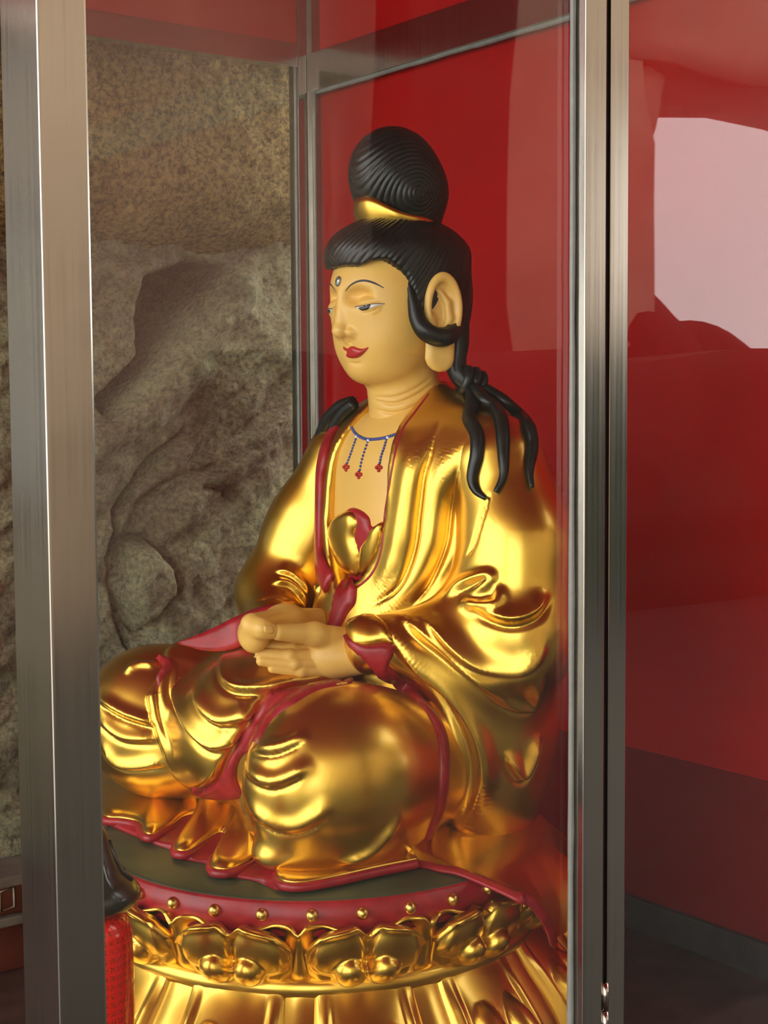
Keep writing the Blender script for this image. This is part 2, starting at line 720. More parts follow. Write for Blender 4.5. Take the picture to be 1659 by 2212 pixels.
def patch(name, bvh, poly, height, mat, parent, step=6, edge=8., lift=.0005, thick=.004, nb=90, bulge=None, closed_spline=True, relax=0):
    """a raised skin laid on a surface inside a pixel outline, with its own rim and underside"""
    pp = list(poly) + [poly[0]] if closed_spline else list(poly)
    b2 = spline(pp, nb)[:-1] if closed_spline else np.asarray(poly, float)
    x0, y0 = b2.min(0)
    x1, y1 = b2.max(0)
    gx, gy = np.meshgrid(np.arange(x0, x1, step), np.arange(y0, y1, step))
    gx = gx + (np.arange(gx.shape[0]) % 2)[:, None] * step * .5
    sd = poly2(gx.ravel().astype(np.float32), gy.ravel().astype(np.float32), b2)
    keep = sd < -step * .45
    inner = np.stack([gx.ravel()[keep], gy.ravel()[keep]], 1)
    allp = np.vstack([b2, inner])
    dist = np.r_[np.zeros(len(b2)), -sd[keep]]
    res = delaunay_2d_cdt([Vector(v) for v in allp], [], [list(range(len(b2)))], 1, 1e-4)
    vs, fs, orig = res[0], res[2], res[3]
    pos, nn, hh, ok = [], [], [], []
    for k, v in enumerate(vs):
        h_ = hit(bvh, v.x, v.y)
        src = orig[k][0] if orig[k] else 0
        dd = dist[src] if src < len(dist) else 0
        if h_ is None:
            ok.append(False)
            pos.append(np.zeros(3))
            nn.append(np.array([0, 0, 1.]))
            hh.append(0)
            continue
        ok.append(True)
        pos.append(h_[0])
        nn.append(h_[1])
        e = min(1., dd / edge)
        e = math.sqrt(max(0, 1 - (1 - e) ** 2))
        hh.append(lift + height * e + (bulge(v.x, v.y) if bulge else 0))
    fs = [f for f in fs if all(ok[i] for i in f)]
    pos = np.array(pos)
    nn = np.array(nn)
    # smooth the normals a little over the faces
    adj = [[] for _ in pos]
    for f in fs:
        for i in range(len(f)):
            adj[f[i]].append(f[i - 1])
            adj[f[i - 1]].append(f[i])
    for _ in range(relax):
        pos = np.array([pos[i] * .4 + (pos[adj[i]].mean(0) * .6 if len(adj[i]) > 3 and i >= len(b2) else pos[i] * .6) for i in range(len(pos))])
    for _ in range(2 + relax // 2):
        nn = np.array([nn[i] * .4 + (nn[adj[i]].mean(0) * .6 if adj[i] else nn[i] * .6) for i in range(len(nn))])
    nn /= np.linalg.norm(nn, axis=1)[:, None] + 1e-9
    top = pos + nn * np.array(hh)[:, None]
    bot = pos - nn * thick
    V = np.vstack([top, bot])
    nv = len(pos)
    Fc = []
    ec = {}
    for f in fs:
        a = np.cross(top[f[1]] - top[f[0]], top[f[2]] - top[f[0]])
        if a @ nn[f[0]] < 0:
            f = f[::-1]
        Fc.append(tuple(f))
        Fc.append(tuple(i + nv for i in f[::-1]))
        for i in range(len(f)):
            ec[(f[i - 1], f[i])] = 1
    for (a, b) in list(ec):
        if (b, a) not in ec:
            Fc.append((b, a, a + nv, b + nv))
    # drop stray islands
    par = list(range(len(V)))

    def root(i):
        while par[i] != i:
            par[i] = par[par[i]]
            i = par[i]
        return i
    for f in Fc:
        for i in f[1:]:
            par[root(i)] = root(f[0])
    cnt = {}
    for f in Fc:
        r = root(f[0])
        cnt[r] = cnt.get(r, 0) + 1
    big = max(cnt, key=cnt.get)
    Fc = [f for f in Fc if root(f[0]) == big]
    used = sorted({i for f in Fc for i in f})
    mp = {i: k for k, i in enumerate(used)}
    return mesh(name, V[used], [tuple(mp[i] for i in f) for f in Fc], mat, parent)


def sdf_obj(name, fn, lo, hi, h, mat, parent, folds=None, fold_bvh=None, ref=0, sm=0, post=None):
    V, F = surface(fn, lo, hi, h)
    for _ in range(ref):
        V, F = refine(V, F)
    if sm:
        V = smooth_mesh(V, F, sm)
    if folds:
        V = displace(V, F, folds, fold_bvh or bvh_of(V, F))
        V = smooth_mesh(V, F, 1, .4)
    if post is not None:
        V = post(V, normals(V, F))
    o = mesh(name, V, F, mat, parent)
    return o, V, F


def loft(name, curves, mat, parent, n=40, thick=.004, sub=1):
    """cloth sheet through 3D guide curves (rows), given a real thickness"""
    rows = np.array([spline(c, n) for c in curves])
    if len(rows) > 2 or sub > 1:
        m = (len(rows) - 1) * sub + 1
        rows = np.stack([spline(rows[:, j], m) for j in range(n)], 1)
    m = len(rows)
    V = rows.reshape(-1, 3)
    i = np.arange(m * n).reshape(m, n)
    F = np.stack([i[:-1, :-1], i[:-1, 1:], i[1:, 1:], i[1:, :-1]], -1).reshape(-1, 4)
    nn = normals(V, F)
    c = V.mean(0) - CAM_L
    if (nn.mean(0) @ c) > 0:
        F = F[:, ::-1]
        nn = -nn
    k = len(V)
    V2 = np.vstack([V, V - nn * thick])
    ring = np.r_[i[0, :], i[1:, -1], i[-1, ::-1][1:], i[::-1, 0][1:-1]]
    side = [(ring[a - 1], ring[a], ring[a] + k, ring[a - 1] + k) for a in range(len(ring))]
    return mesh(name, V2, [tuple(x) for x in F] + [tuple(x[::-1] + k) for x in F] + side, mat, parent)


def mirror(o, name=None):
    """copy of a statue part reflected to the other side"""
    me = o.data.copy()
    c = np.empty(len(me.vertices) * 3)
    me.vertices.foreach_get('co', c)
    c = c.reshape(-1, 3)
    c[:, 1] *= -1
    me.vertices.foreach_set('co', c.ravel())
    me.flip_normals()
    k = bpy.data.objects.new(name or o.name.split('.')[0], me)
    COL.objects.link(k)
    k.parent = o.parent
    return k


# ================================================================== the setting

# ---- value noise for rock shapes
def vnoise(x, y, seed=0):
    r = np.random.default_rng(seed)
    G = r.random((256, 256))
    xi, yi = np.floor(x).astype(int), np.floor(y).astype(int)
    fx, fy = x - xi, y - yi
    fx = fx * fx * (3 - 2 * fx)
    fy = fy * fy * (3 - 2 * fy)
    g = lambda a, b: G[a % 256, b % 256]
    return (g(xi, yi) * (1 - fx) + g(xi + 1, yi) * fx) * (1 - fy) + (g(xi, yi + 1) * (1 - fx) + g(xi + 1, yi + 1) * fx) * fy - .5


def fbm(x, y, oct=5, seed=0, gain=.5):
    s = 0
    a = 1.
    for i in range(oct):
        s = s + a * vnoise(x * 2 ** i + 17 * i, y * 2 ** i + 31 * i, seed + i)
        a *= gain
    return s


# ---- floor, walls, ceiling (n, u, z)
fl = structure(case_box('floor', (-1.6, .9, -.2), (WALL_D + .1, FAR_U + .05, 0), 'floor'), 'dark brown shrine floor under the gold statue', 'floor')
gr = structure(case_box('ground', (-14, -14, -.5), (14, 14, -.21), 'ground'))
structure(case_box('courtyard', (-14, -14, -.21), (-1.75, 14, -.17), 'paving'), 'pale paved courtyard in front of the shrine', 'ground')
WALL_SEAM = case_px_n(1500, 1648, WALL_D)[1]
SKIRT_Z = case_px_n(1500, 1977, WALL_D)[1]
wall = structure(case_box('wall_back', (WALL_D, 1.0, 0), (WALL_D + .1, FAR_U + .06, 2.9), 'red_wall'), 'glossy red painted wall behind the gold statue', 'wall')
wall_low = case_box('lower_panel', (WALL_D - .004, 1.0, SKIRT_Z), (WALL_D + .001, FAR_U, WALL_SEAM), 'red_low')  # lower wall in a darker maroon, from skirting up to the seam
wall_low.parent = wall
wall_low.location = wall.matrix_world.inverted() @ wall_low.location if False else (-.0515, -.03, SKIRT_Z)
wall_low.rotation_euler = (0, 0, 0)
wall_low['label'] = 'darker maroon lower panel of the wall'
skirt = structure(case_box('baseboard_back', (WALL_D - .022, 1.0, 0), (WALL_D - .0045, FAR_U - .02, SKIRT_Z), 'skirting', bevel=.003), 'dark grey skirting board at the foot of the red wall', 'baseboard')
roof = structure(case_box('ceiling', (-1.7, -2.0, 2.9), (WALL_D + .6, FAR_U + 1.5, 3.1), 'red_wall'), 'red painted ceiling above the statue', 'ceiling')

# ---- rock face beyond the far glass
ROCK_U = FAR_U + .45


def px_rock(pts, du=0.):
    return np.array([case_px_u(x, y, ROCK_U + du) for x, y in pts])


def seg_dist(x, y, pts):
    d = np.full(x.shape, 1e9)
    t_all = np.zeros(x.shape)
    for i in range(len(pts) - 1):
        a, b = pts[i], pts[i + 1]
        e = b - a
        t = np.clip(((x - a[0]) * e[0] + (y - a[1]) * e[1]) / (e @ e), 0, 1)
        dd = np.hypot(x - a[0] - e[0] * t, y - a[1] - e[1] * t)
        c = dd < d
        d = np.where(c, dd, d)
    return d


def rock_grid(name, n0, n1, z0, z1, h, depth, mat, label):
    nx, nz = int((n1 - n0) / h) + 1, int((z1 - z0) / h) + 1
    a, z = np.meshgrid(np.linspace(n0, n1, nx), np.linspace(z0, z1, nz), indexing='ij')
    du = depth(a, z)
    w = a[..., None] * -NV + (ROCK_U + du)[..., None] * UV + z[..., None] * np.array([0, 0, 1.])
    V = w.reshape(-1, 3)
    i = np.arange(nx * nz).reshape(nx, nz)
    F = np.stack([i[:-1, :-1], i[1:, :-1], i[1:, 1:], i[:-1, 1:]], -1).reshape(-1, 4)
    # a back skin so that the rock has a body
    m = len(V)
    back = V + UV * .5
    ring = np.r_[i[:, 0], i[-1, 1:], i[::-1, -1][1:], i[0, ::-1][1:-1]]
    F2 = [(ring[k], ring[k - 1], m + k - 1 if k else m + len(ring) - 1, m + k) for k in range(len(ring))]
    V = np.vstack([V, back[ring]])
    o = mesh(name, V, list(map(tuple, F)) + F2, mat)
    structure(o, label, 'rock')
    return o


slab_edge = px_rock([(-200, 520), (120, 540), (200, 548), (330, 562), (450, 578), (540, 565), (650, 548), (900, 520)])


def slab_depth(a, z):
    zb = np.interp(a, slab_edge[:, 0], slab_edge[:, 1]) + .035 * fbm(a * 6, z * 0 + 3, 4, 5)
    d = -.2 + .03 * fbm(a * 3, z * 3, 5, 2) + .012 * fbm(a * 40, z * 40, 3, 9)
    t = np.clip((z - zb) / .22, 0, 1)
    return d + .42 * (1 - np.sqrt(1 - (1 - t) ** 2)) + .02 * (t < .6) * np.abs(fbm(a * 2, z * 22, 3, 12))


recess = px_rock([(285, 610), (395, 575), (470, 580), (420, 650), (375, 720), (340, 740), (300, 790), (215, 895), (200, 860), (290, 775), (285, 690)])
ledge = px_rock([(100, 560), (380, 565), (375, 650), (290, 680), (290, 770), (195, 880), (60, 900)])
crack = px_rock([(400, 930), (345, 985), (290, 1050), (250, 1110), (236, 1200), (240, 1290), (270, 1395)])
crack2 = px_rock([(520, 960), (440, 1010), (380, 1035), (300, 1090)])
crack3 = px_rock([(420, 1050), (470, 1060), (500, 1080)])
oval = px_rock([(260, 1170), (320, 1160), (370, 1220), (365, 1290), (330, 1340), (290, 1370), (250, 1300)])
ridge = px_rock([(655, 720), (560, 770), (500, 830)])
ridge2 = px_rock([(655, 870), (600, 905), (520, 985), (400, 1070)])
diag = px_rock([(480, 620), (390, 760), (300, 880), (190, 960)])


def rock_depth(a, z):
    x, y = a.astype(np.float32), z.astype(np.float32)
    d = .10 * fbm((a + z * .8) * 1.6, (z - a * .3) * 2.2, 3, 21) + .045 * fbm(a * 7, z * 7, 4, 33, .6) + .01 * fbm(a * 45, z * 45, 3, 41)
    d += -.05 * fbm((a * .7 + z * .7) * 2, (z - a) * 14, 3, 52)
    rc = poly2(x, y, recess)
    d += .3 / (1 + np.exp(np.clip(rc / .006, -30, 30)))
    lg = poly2(x, y, ledge)
    d += -.06 / (1 + np.exp(np.clip(lg / .008, -30, 30)))
    for c, w, dp in ((crack, .009, .07), (crack2, .014, .04), (crack3, .008, .04)):
        d += dp * np.exp(-(seg_dist(a, z, c) / w) ** 2)
    ov = poly2(x, y, oval)
    d += -.07 * np.exp(-(np.clip(ov + .05, 0, 1) / .03) ** 2) + .05 * np.exp(-(ov / .012) ** 2)
    for c, w, dp in ((ridge, .1, -.1), (ridge2, .08, -.08), (diag, .06, -.1)):
        d += dp * np.exp(-(seg_dist(a, z, c) / w) ** 2)
    return d


def rock_mat(name, cols, speck, vein):
    m, nt, b = new_mat(name)
    v = obj_coord(nt)
    n1 = noise(nt, v, 2.2, 6, .6, .6)
    n2 = noise(nt, v, 70, 3, .7)
    c1 = ramp(nt, n1, [(.25, cols[0]), (.45, cols[1]), (.58, cols[2]), (.75, cols[3])])
    c2 = ramp(nt, n2, [(.34, (.30, .30, .30)), (.5, (.95, .95, .95)), (.66, (1.7, 1.6, 1.4))])
    mx = N(nt, 'ShaderNodeMix', data_type='RGBA', blend_type='MULTIPLY')
    mx.inputs[0].default_value = speck
    nt.links.new(c1, mx.inputs[6])
    nt.links.new(c2, mx.inputs[7])
    col = mx.outputs[2]
    if vein:
        vo = N(nt, 'ShaderNodeTexVoronoi', feature='DISTANCE_TO_EDGE')
        vo.inputs['Scale'].default_value = 16
        nw = N(nt, 'ShaderNodeTexNoise')
        nw.inputs['Scale'].default_value = 8
        ad = N(nt, 'ShaderNodeMix', data_type='RGBA')
        ad.inputs[0].default_value = .12
        nt.links.new(v, nw.inputs['Vector'])
        nt.links.new(v, ad.inputs[6])
        nt.links.new(nw.outputs['Color'], ad.inputs[7])
        nt.links.new(ad.outputs[2], vo.inputs['Vector'])
        msk = ramp(nt, vo.outputs['Distance'], [(.0, (1, 1, 1)), (.03, (0, 0, 0))])
        m2 = N(nt, 'ShaderNodeMath', operation='MULTIPLY')
        big = ramp(nt, noise(nt, v, 1.6, 2), [(.48, (0, 0, 0)), (.62, (.5, .5, .5))])
        nt.links.new(msk, m2.inputs[0])
        nt.links.new(big, m2.inputs[1])
        mv = N(nt, 'ShaderNodeMix', data_type='RGBA')
        nt.links.new(m2.outputs[0], mv.inputs[0])
        nt.links.new(col, mv.inputs[6])
        mv.inputs[7].default_value = (.3, .29, .23, 1)
        col = mv.outputs[2]
    nt.links.new(col, b.inputs['Base Color'])
    b.inputs['Roughness'].default_value = .9
    b.inputs['Specular IOR Level'].default_value = .2
    add_bump(nt, b, n2, .5, .01)
    return m


MAT['granite'] = rock_mat('tan_granite', [(.15, .10, .04), (.25, .175, .075), (.31, .225, .10), (.20, .15, .07)], 1., False)
MAT['cave_rock'] = rock_mat('grey_cave_rock', [(.085, .062, .040), (.20, .165, .108), (.285, .272, .168), (.15, .125, .085)], .65, True)
rock_grid('granite_slab', -1.2, 3.3, slab_edge[:, 1].min() - .03, 2.9, .011, slab_depth, 'granite', 'tan speckled granite slab above the darker cave rock')
rock_grid('cave_rock', -1.2, 3.3, -.1, slab_edge[:, 1].max() + .15, .011, rock_depth, 'cave_rock', 'grey green cracked cave rock behind the far glass')

# ---- what the glass and the gilding mirror: the rest of the grotto around the camera
def boulder(name, n0, n1, u0, u1, z0, z1, mat, label, seed, round_=.0):
    bm = bmesh.new()
    if round_:
        bmesh.ops.create_icosphere(bm, subdivisions=4, radius=1.)
        c = np.array([(n0 + n1) / 2, (u0 + u1) / 2, (z0 + z1) / 2])
        h = np.array([(n1 - n0) / 2, (u1 - u0) / 2, (z1 - z0) / 2])
        for v in bm.verts:
            p = np.array(v.co)
            p = np.sign(p) * np.abs(p) ** round_
            v.co = Vector(c + p * h)
    else:
        box_bm(bm, (n0, u0, z0), (n1, u1, z1))
        bmesh.ops.subdivide_edges(bm, edges=bm.edges[:], cuts=14, use_grid_fill=True)
    for v in bm.verts:
        p = np.array(v.co)
        k = .25 * fbm(np.array([p[0] * .9 + p[2] * .4]), np.array([p[1] * .9 + p[2] * .7]), 4, seed)[0]
        k2 = .25 * fbm(np.array([p[1] * .9 - p[2] * .6]), np.array([p[0] * .9 + p[2]]), 4, seed + 5)[0]
        v.co.x += k
        v.co.y += k2
        v.co.z += k * .6
    o = bm_obj(name, bm, mat, None, True)
    o.matrix_world = CASE_M
    return structure(o, label, 'rock')


boulder('rock_bank', -3.0, 8.3, -6.4, -5.0, -.4, 6, 'tan_bank', 'tan rock bank opposite the glass case', 3)
boulder('rock_lintel', 8.0, 15.0, -6.4, -5.0, 3.6, 6.5, 'tan_bank', 'tan rock brow above the gap in the bank', 8)
boulder('cave_pillar', 5.42, 6.23, -4.6, -4.2, -.4, 6, 'dark_bank', 'dark narrow rock pillar opposite the glass case', 11)
boulder('boulder', 7.4, 8.62, -6.0, -5.1, -.6, 2.75, 'dark_bank', 'tall dark boulder beside the gap in the bank', 17, .8)
boulder('boulder', 7.6, 9.1, -5.9, -5.0, -.8, 2.1, 'dark_bank', 'lower dark boulder beside the gap in the bank', 19, .75)
boulder('boulder', 8.2, 10.6, -6.2, -5.2, -1.2, 1.75, 'dark_bank', 'broad dark boulder under the gap in the bank', 23, .8)
boulder('rock_shoulder', 7.4, 9.0, -6.4, -5.2, 2.7, 5.6, 'tan_bank', 'rounded tan rock at the corner of the gap', 29, .8)
boulder('hedge_bank', 4.4, 15.0, -4.9, -4.0, -.4, 1.42, 'dark_bank', 'dark low bank opposite the glass case', 13)

# ---- the glass case
POST_H = 2.9
case_root = empty('display_case', (0, 0, 0), CASE_RZ, 'stainless steel framed glass case around the gold statue', 'display case')
nl0, _ = case_px_u(100, 900, PANE_U)
nl1, _ = case_px_u(205, 900, PANE_U)
case_box('post', (nl0, PANE_U, 0), (nl1, PANE_U + .088, POST_H), 'steel', case_root, .0025)
nr0, _ = case_px_u(1263, 900, PANE_U)
nr1, _ = case_px_u(1308, 900, PANE_U)
nd0, _ = case_px_u(1316, 900, PANE_U)
nd1, _ = case_px_u(1356, 900, PANE_U)
case_box('post', (nr0, PANE_U, 0), (nr1, PANE_U + .02, POST_H), 'steel', case_root, .0015)
case_box('gap_strip', (nr1 - .002, PANE_U + .006, 0), (nd0 + .002, PANE_U + .02, POST_H), 'gap', case_root)  # black strip filling the gap between post and door frame
df = case_box('door_frame', (nd0, PANE_U, 0), (nd1, PANE_U + .02, POST_H), 'steel', case_root, .0015)
case_box('door_frame', (WALL_D - .05, PANE_U, 0), (WALL_D - .005, PANE_U + .02, POST_H), 'steel', case_root, .0015)
# hinge knuckle on the gap
_, zh1 = case_px_u(1312, 2118, PANE_U)
for k in range(3):
    bm = bmesh.new()
    bmesh.ops.create_cone(bm, cap_ends=True, segments=14, radius1=.0042, radius2=.0042, depth=.036)
    o = bm_obj('hinge_knuckle', bm, 'steel', case_root, True)
    o.location = ((nr1 + nd0) / 2, PANE_U - .001, zh1 - .02 - k * .038)
# panes
case_box('glass_pane', (nl1 + .001, PANE_U + .020, .02), (nr0 - .0002 + .0, PANE_U + .026, POST_H - .03), 'glass', case_root)
case_box('glass_pane', (nd1 + .0002, PANE_U + .008, .05), (WALL_D - .051, PANE_U + .014, POST_H - .03), 'glass', case_root)
# silicone beads along the pane edges
def bead(n, u, z0, z1, r, seed):
    k = 50
    zz = np.linspace(z0, z1, k)
    pts = np.stack([np.full(k, n) + .0007 * fbm(zz * 30, zz * 0, 3, seed), np.full(k, u), zz], 1)
    return tube('silicone_bead', pts, .004 * (1 + .3 * fbm(zz * 24, zz * 0 + 5, 3, seed + 1)), 'silicone', case_root, nseg=8)


bead(nr0 - .0035, PANE_U + .019, 0, POST_H, .004, 4)
# far corner: post, rails
nf0, _ = case_px_u(647, 500, FAR_U)
nf1, _ = case_px_u(689, 500, FAR_U)
fc = case_px_u(689, 152, FAR_U)
z_top_in = case_px_u(689, 101, FAR_U)[1]
z_low = fc[1]
case_box('post', (nf0, FAR_U, 0), (nf1, FAR_U + .045, POST_H), 'steel', case_root, .002)
case_box('post', (nf1 + .0005, FAR_U - .012, 0), (WALL_D - .0245, FAR_U + .03, POST_H), 'steel', case_root, .002)
case_box('rail', (-1.0, FAR_U, z_low), (nf0 - .0005, FAR_U + .045, z_top_in), 'steel_h', case_root, .002)
wz0 = case_px_n(704, 188, WALL_D - .03)[1]
wz1 = case_px_n(704, 103, WALL_D - .03)[1]
rail2 = case_box('rail', (WALL_D - .03, PANE_U + .03, wz0), (WALL_D - .004, FAR_U - .0125, wz1), 'steel', case_root, .002)
case_box('header_panel', (-1.0, FAR_U + .005, z_top_in + .0005), (nf0 - .0005, FAR_U + .03, POST_H), 'red_wall', case_root)
case_box('glass_pane', (-.95, FAR_U + .018, .02), (nf0 + .0, FAR_U + .024, z_low - .0005), 'glass', case_root)
bead2 = tube('silicone_bead', np.array([[nf0 - .003, FAR_U + .008, z] for z in np.linspace(0, z_low, 30)]), .005, 'silicone', case_root, nseg=8)
uu = np.linspace(PANE_U + .04, FAR_U - .02, 60)
tube('silicone_bead', np.stack([np.full(60, WALL_D - .02), uu, wz0 - .003 + .002 * fbm(uu * 14, uu * 0, 3, 6)], 1), .007, 'silicone', case_root, nseg=8)
tube('silicone_bead', np.array([[WALL_D - .024, FAR_U - .018, z] for z in np.linspace(.1, wz0, 30)]), .006, 'silicone', case_root, nseg=8)
nlo = -1.0
case_box('post', (-1.05, FAR_U - .0, 0), (-1.0005, FAR_U + .045, POST_H), 'steel', case_root, .002)

# ================================================================== the statue
ST = empty('seated_statue', SC + np.array([0, 0, 0]), math.atan2(FV[1], FV[0]),
           'seated statue in a gold robe with black topknot and hands joined in its lap', 'statue')
f32 = lambda *a: np.array(a, np.float32)

# ---- head and neck (skin)
def head_fn(p):
    q = p.copy()
    q[..., 1] = np.abs(q[..., 1])
    d = ell(q, (-.174, 0, 1.325), (.119, .105, .133))
    d = smin(d, ell(q, (-.158, 0, 1.262), (.072, .084, .086)), .04)
    d = smin(d, ell(q, (-.130, .036, 1.242), (.042, .038, .044)), .03)     # cheek
    d = smin(d, ell(q, (-.108, 0, 1.204), (.024, .028, .021)), .018)       # chin
    d = smin(d, ell(q, (-.148, 0, 1.205), (.052, .058, .029)), .032)       # soft throat
    d = smax(d, -ell(q, (-.046, .044, 1.324), (.040, .036, .018)), .011)   # eye socket
    d = smin(d, ell(q, (-.0920, .044, 1.3065), (.0215, .030, .0195)), .004)  # lid
    nose = cap(q, (-.066, 0, 1.350), (-.0570, 0, 1.268), .0070, .0105)
    nose = smin(nose, ell(q, (-.082, 0, 1.282), (.028, .019, .040)), .012)
    nose = smin(nose, ell(q, (-.0545, 0, 1.2655), (.0115, .0125, .0110)), .008)
    nose = smin(nose, ell(q, (-.0740, .0195, 1.2625), (.0160, .0105, .0100)), .006)
    d = smin(d, nose, .007)
    d = smin(d, ell(q, (-.094, 0, 1.229), (.016, .028, .018)), .014)       # mouth mound
    nk = cap(p, (-.225, 0, 1.0), (-.19, 0, 1.2), .075, .064)
    return smin(d, nk, .012)


face_folds = [
    ([(764, 660), (783, 655), (802, 651), (826, 650)], 'crease', .0016, .003),
    ([(776, 674), (790, 676), (805, 672), (822, 664)], 'crease', .0012, .003),
    ([(752, 782), (768, 786), (784, 782)], 'crease', .0025, .006),
    ([(757, 737), (756, 744)], 'crease', .002, .005),
    ([(798, 862), (850, 872), (905, 850), (955, 812)], 'crease', .004, .006),
    ([(796, 880), (850, 892), (905, 872), (965, 830)], 'crease', .004, .006),
    ([(796, 856), (850, 858), (900, 838), (945, 805)], 'crease', .003, .006),
]
V, F = surface(head_fn, (-.32, -.13, 1.0), (-.03, .13, 1.47), .0027)
V, F = refine(V, F)
hb0 = bvh_of(V, F)
V = displace(V, F, face_folds, hb0)
head = mesh('head', V, F, 'skin', ST)
HB = bvh_of(V, F)

# ---- chest (skin)
def chest_fn(p):
    d = ell(p, (-.215, 0, .93), (.128, .19, .22))
    d = smin(d, ell(p, (-.215, 0, 1.035), (.095, .2, .07)), .06)
    return smin(d, cap(p, (-.225, 0, 1.0), (-.215, 0, 1.055), .075, .05), .04)


o, V, F = sdf_obj('chest', chest_fn, (-.4, -.3, .68), (-.04, .3, 1.14), .006, 'skin', ST)
CB = bvh_of(V, F)

# ---- hair
HAIRPX = [(722, 573), (740, 577), (760, 577), (780, 567), (800, 564), (822, 562), (842, 571), (862, 584), (880, 603), (890, 630), (897, 660), (901, 690), (908, 712)]
HL = [hit(HB, *q) for q in HAIRPX]
HL = [(h[0][0], h[0][2]) for h in HL if h is not None]
HAIRLINE = [(.05, HL[0][1])] + HL + [(HL[-1][0] - .03, HL[-1][1] - .012), (-.235, 1.215), (-.24, 1.0), (.05, 1.0)]


def hair_fn(p):
    d = ell(p, (-.180, 0, 1.33), (.128, .113, .141))
    d = smin(d, ell(p, (-.186, 0, 1.402), (.141, .110, .066)), .03)
    d = smin(d, ell(p, (-.207, 0, 1.325), (.116, .110, .13)), .03)
    cut = poly2(p[..., 0], p[..., 2], HAIRLINE)
    return smax(d, -cut, .006)


KN = P(890, 478, 0)


def hair_post(V, NN):
    a = np.arctan2(np.abs(V[:, 1]), V[:, 0] - KN[0])
    r = np.hypot(V[:, 1], V[:, 0] - KN[0])
    amp = np.clip((r - .03) / .05, 0, 1) * .0019
    ph = (a + 5.5 * (1.47 - V[:, 2])) * 38
    g = np.abs(np.sin(ph + .8 * np.sin(ph * .31) + .5 * np.sin(ph * .17 + 2)))
    g = g ** .7 * (.75 + .25 * np.sin(ph * .43 + 1))
    return V + NN * (amp * (g - .6))[:, None]


o, V, F = sdf_obj('hair', hair_fn, (-.36, -.15, 1.16), (-.01, .15, 1.49), .0036, 'hair', ST, ref=1, post=hair_post)
AB = bvh_of(V, F)

KC = P(893, 418, .06)


def knot_fn(p):
    d = ell(p, (-.176, 0, 1.547), (.083, .072, .080))
    d = smin(d, ell(p, (-.196, 0, 1.515), (.074, .070, .06)), .04)
    d = smin(d, cap(p, (-.20, 0, 1.44), (-.20, 0, 1.5), .062, .07), .03)
    for s in (1, -1):
        d = smin(d, ell(p, (KC[0], s * .048, KC[2]), (.034, .030, .034)), .01)
    return d


def knot_post(V, NN):
    r = np.hypot(V[:, 0] - KC[0], V[:, 2] - KC[2])
    a = np.arctan2(V[:, 2] - KC[2], V[:, 0] - KC[0])
    g = np.abs(np.sin((r + .0018 * a) * 420)) ** .7
    return V + NN * (.0019 * (g - .6))[:, None]


o, V, F = sdf_obj('topknot', knot_fn, (-.31, -.11, 1.43), (-.06, .11, 1.65), .0036, 'hair', ST, ref=1, post=knot_post)
KB = bvh_of(V, F)


# ---- robe over the torso
def torso_fn(p):
    d = ell(p, (-.215, 0, .90), (.150, .205, .26))
    d = smin(d, ell(p, (-.22, 0, 1.03), (.112, .23, .085)), .06)
    d = smin(d, cap(p, (-.24, -.05, 1.125), (-.235, -.2, 1.045), .054, .080), .04)
    d = smin(d, cap(p, (-.24, .05, 1.125), (-.235, .2, 1.045), .054, .080), .04)
    d = smin(d, ell(p, (-.20, 0, .62), (.19, .22, .25)), .08)
    return d


LAP_EDGE = np.array([(1.16, .062), (1.12, .066), (1.05, .080), (.98, .086), (.93, .086), (.88, .070), (.84, .045), (.815, .018), (.80, .0)])


def robe_fn(p):
    d = torso_fn(p)
    w = np.interp(p[..., 2], LAP_EDGE[::-1, 0], LAP_EDGE[::-1, 1])
    w = np.where(p[..., 2] < .80, -.03, w)
    op = np.maximum(np.abs(p[..., 1]) - w, -(p[..., 0] + .24))
    d = smax(d, -op, .012)
    return smax(d, -(p[..., 2] - ZP - .002), .004)


robe_folds = [
    ([(905, 930), (893, 985), (884, 1040), (874, 1107), (857, 1198), (828, 1262), (790, 1292)], 'ridge', .012, .022),
    ([(950, 900), (925, 985), (913, 1030), (904, 1107), (893, 1190), (864, 1265), (814, 1302), (780, 1310)], 'crease', .012, .010),
    ([(985, 940), (962, 1005), (940, 1089), (926, 1180), (893, 1250), (845, 1305), (790, 1330)], 'ridge', .012, .020),
    ([(1000, 985), (985, 1030), (975, 1110), (965, 1180), (930, 1260), (880, 1320)], 'crease', .011, .009),
    ([(1015, 990), (1000, 1060), (995, 1130), (980, 1200), (950, 1262)], 'ridge', .009, .014),
    ([(655, 1080), (668, 1150), (672, 1210), (690, 1280)], 'ridge', .008, .012),
    ([(640, 1130), (652, 1200), (675, 1270)], 'crease', .006, .008),
]
o, V, F = sdf_obj('robe', robe_fn, (-.42, -.33, .38), (.02, .33, 1.2), .0056, 'gold', ST, folds=robe_folds, ref=1, sm=4)
TB = bvh_of(V, F)

# ---- sleeves
def sleeveL_fn(p):
    d = chain(p, [(-.235, .21, 1.035), (-.235, .265, .90), (-.21, .29, .76)], [.085, .09, .10], .05)
    d = smin(d, cap(p, (-.21, .28, .745), (-.02, .14, .735), .085, .050), .05)
    d = smin(d, ell(p, (-.22, .22, .62), (.135, .085, .26)), .07)
    return smax(d, -(p[..., 2] - ZP - .002), .004)


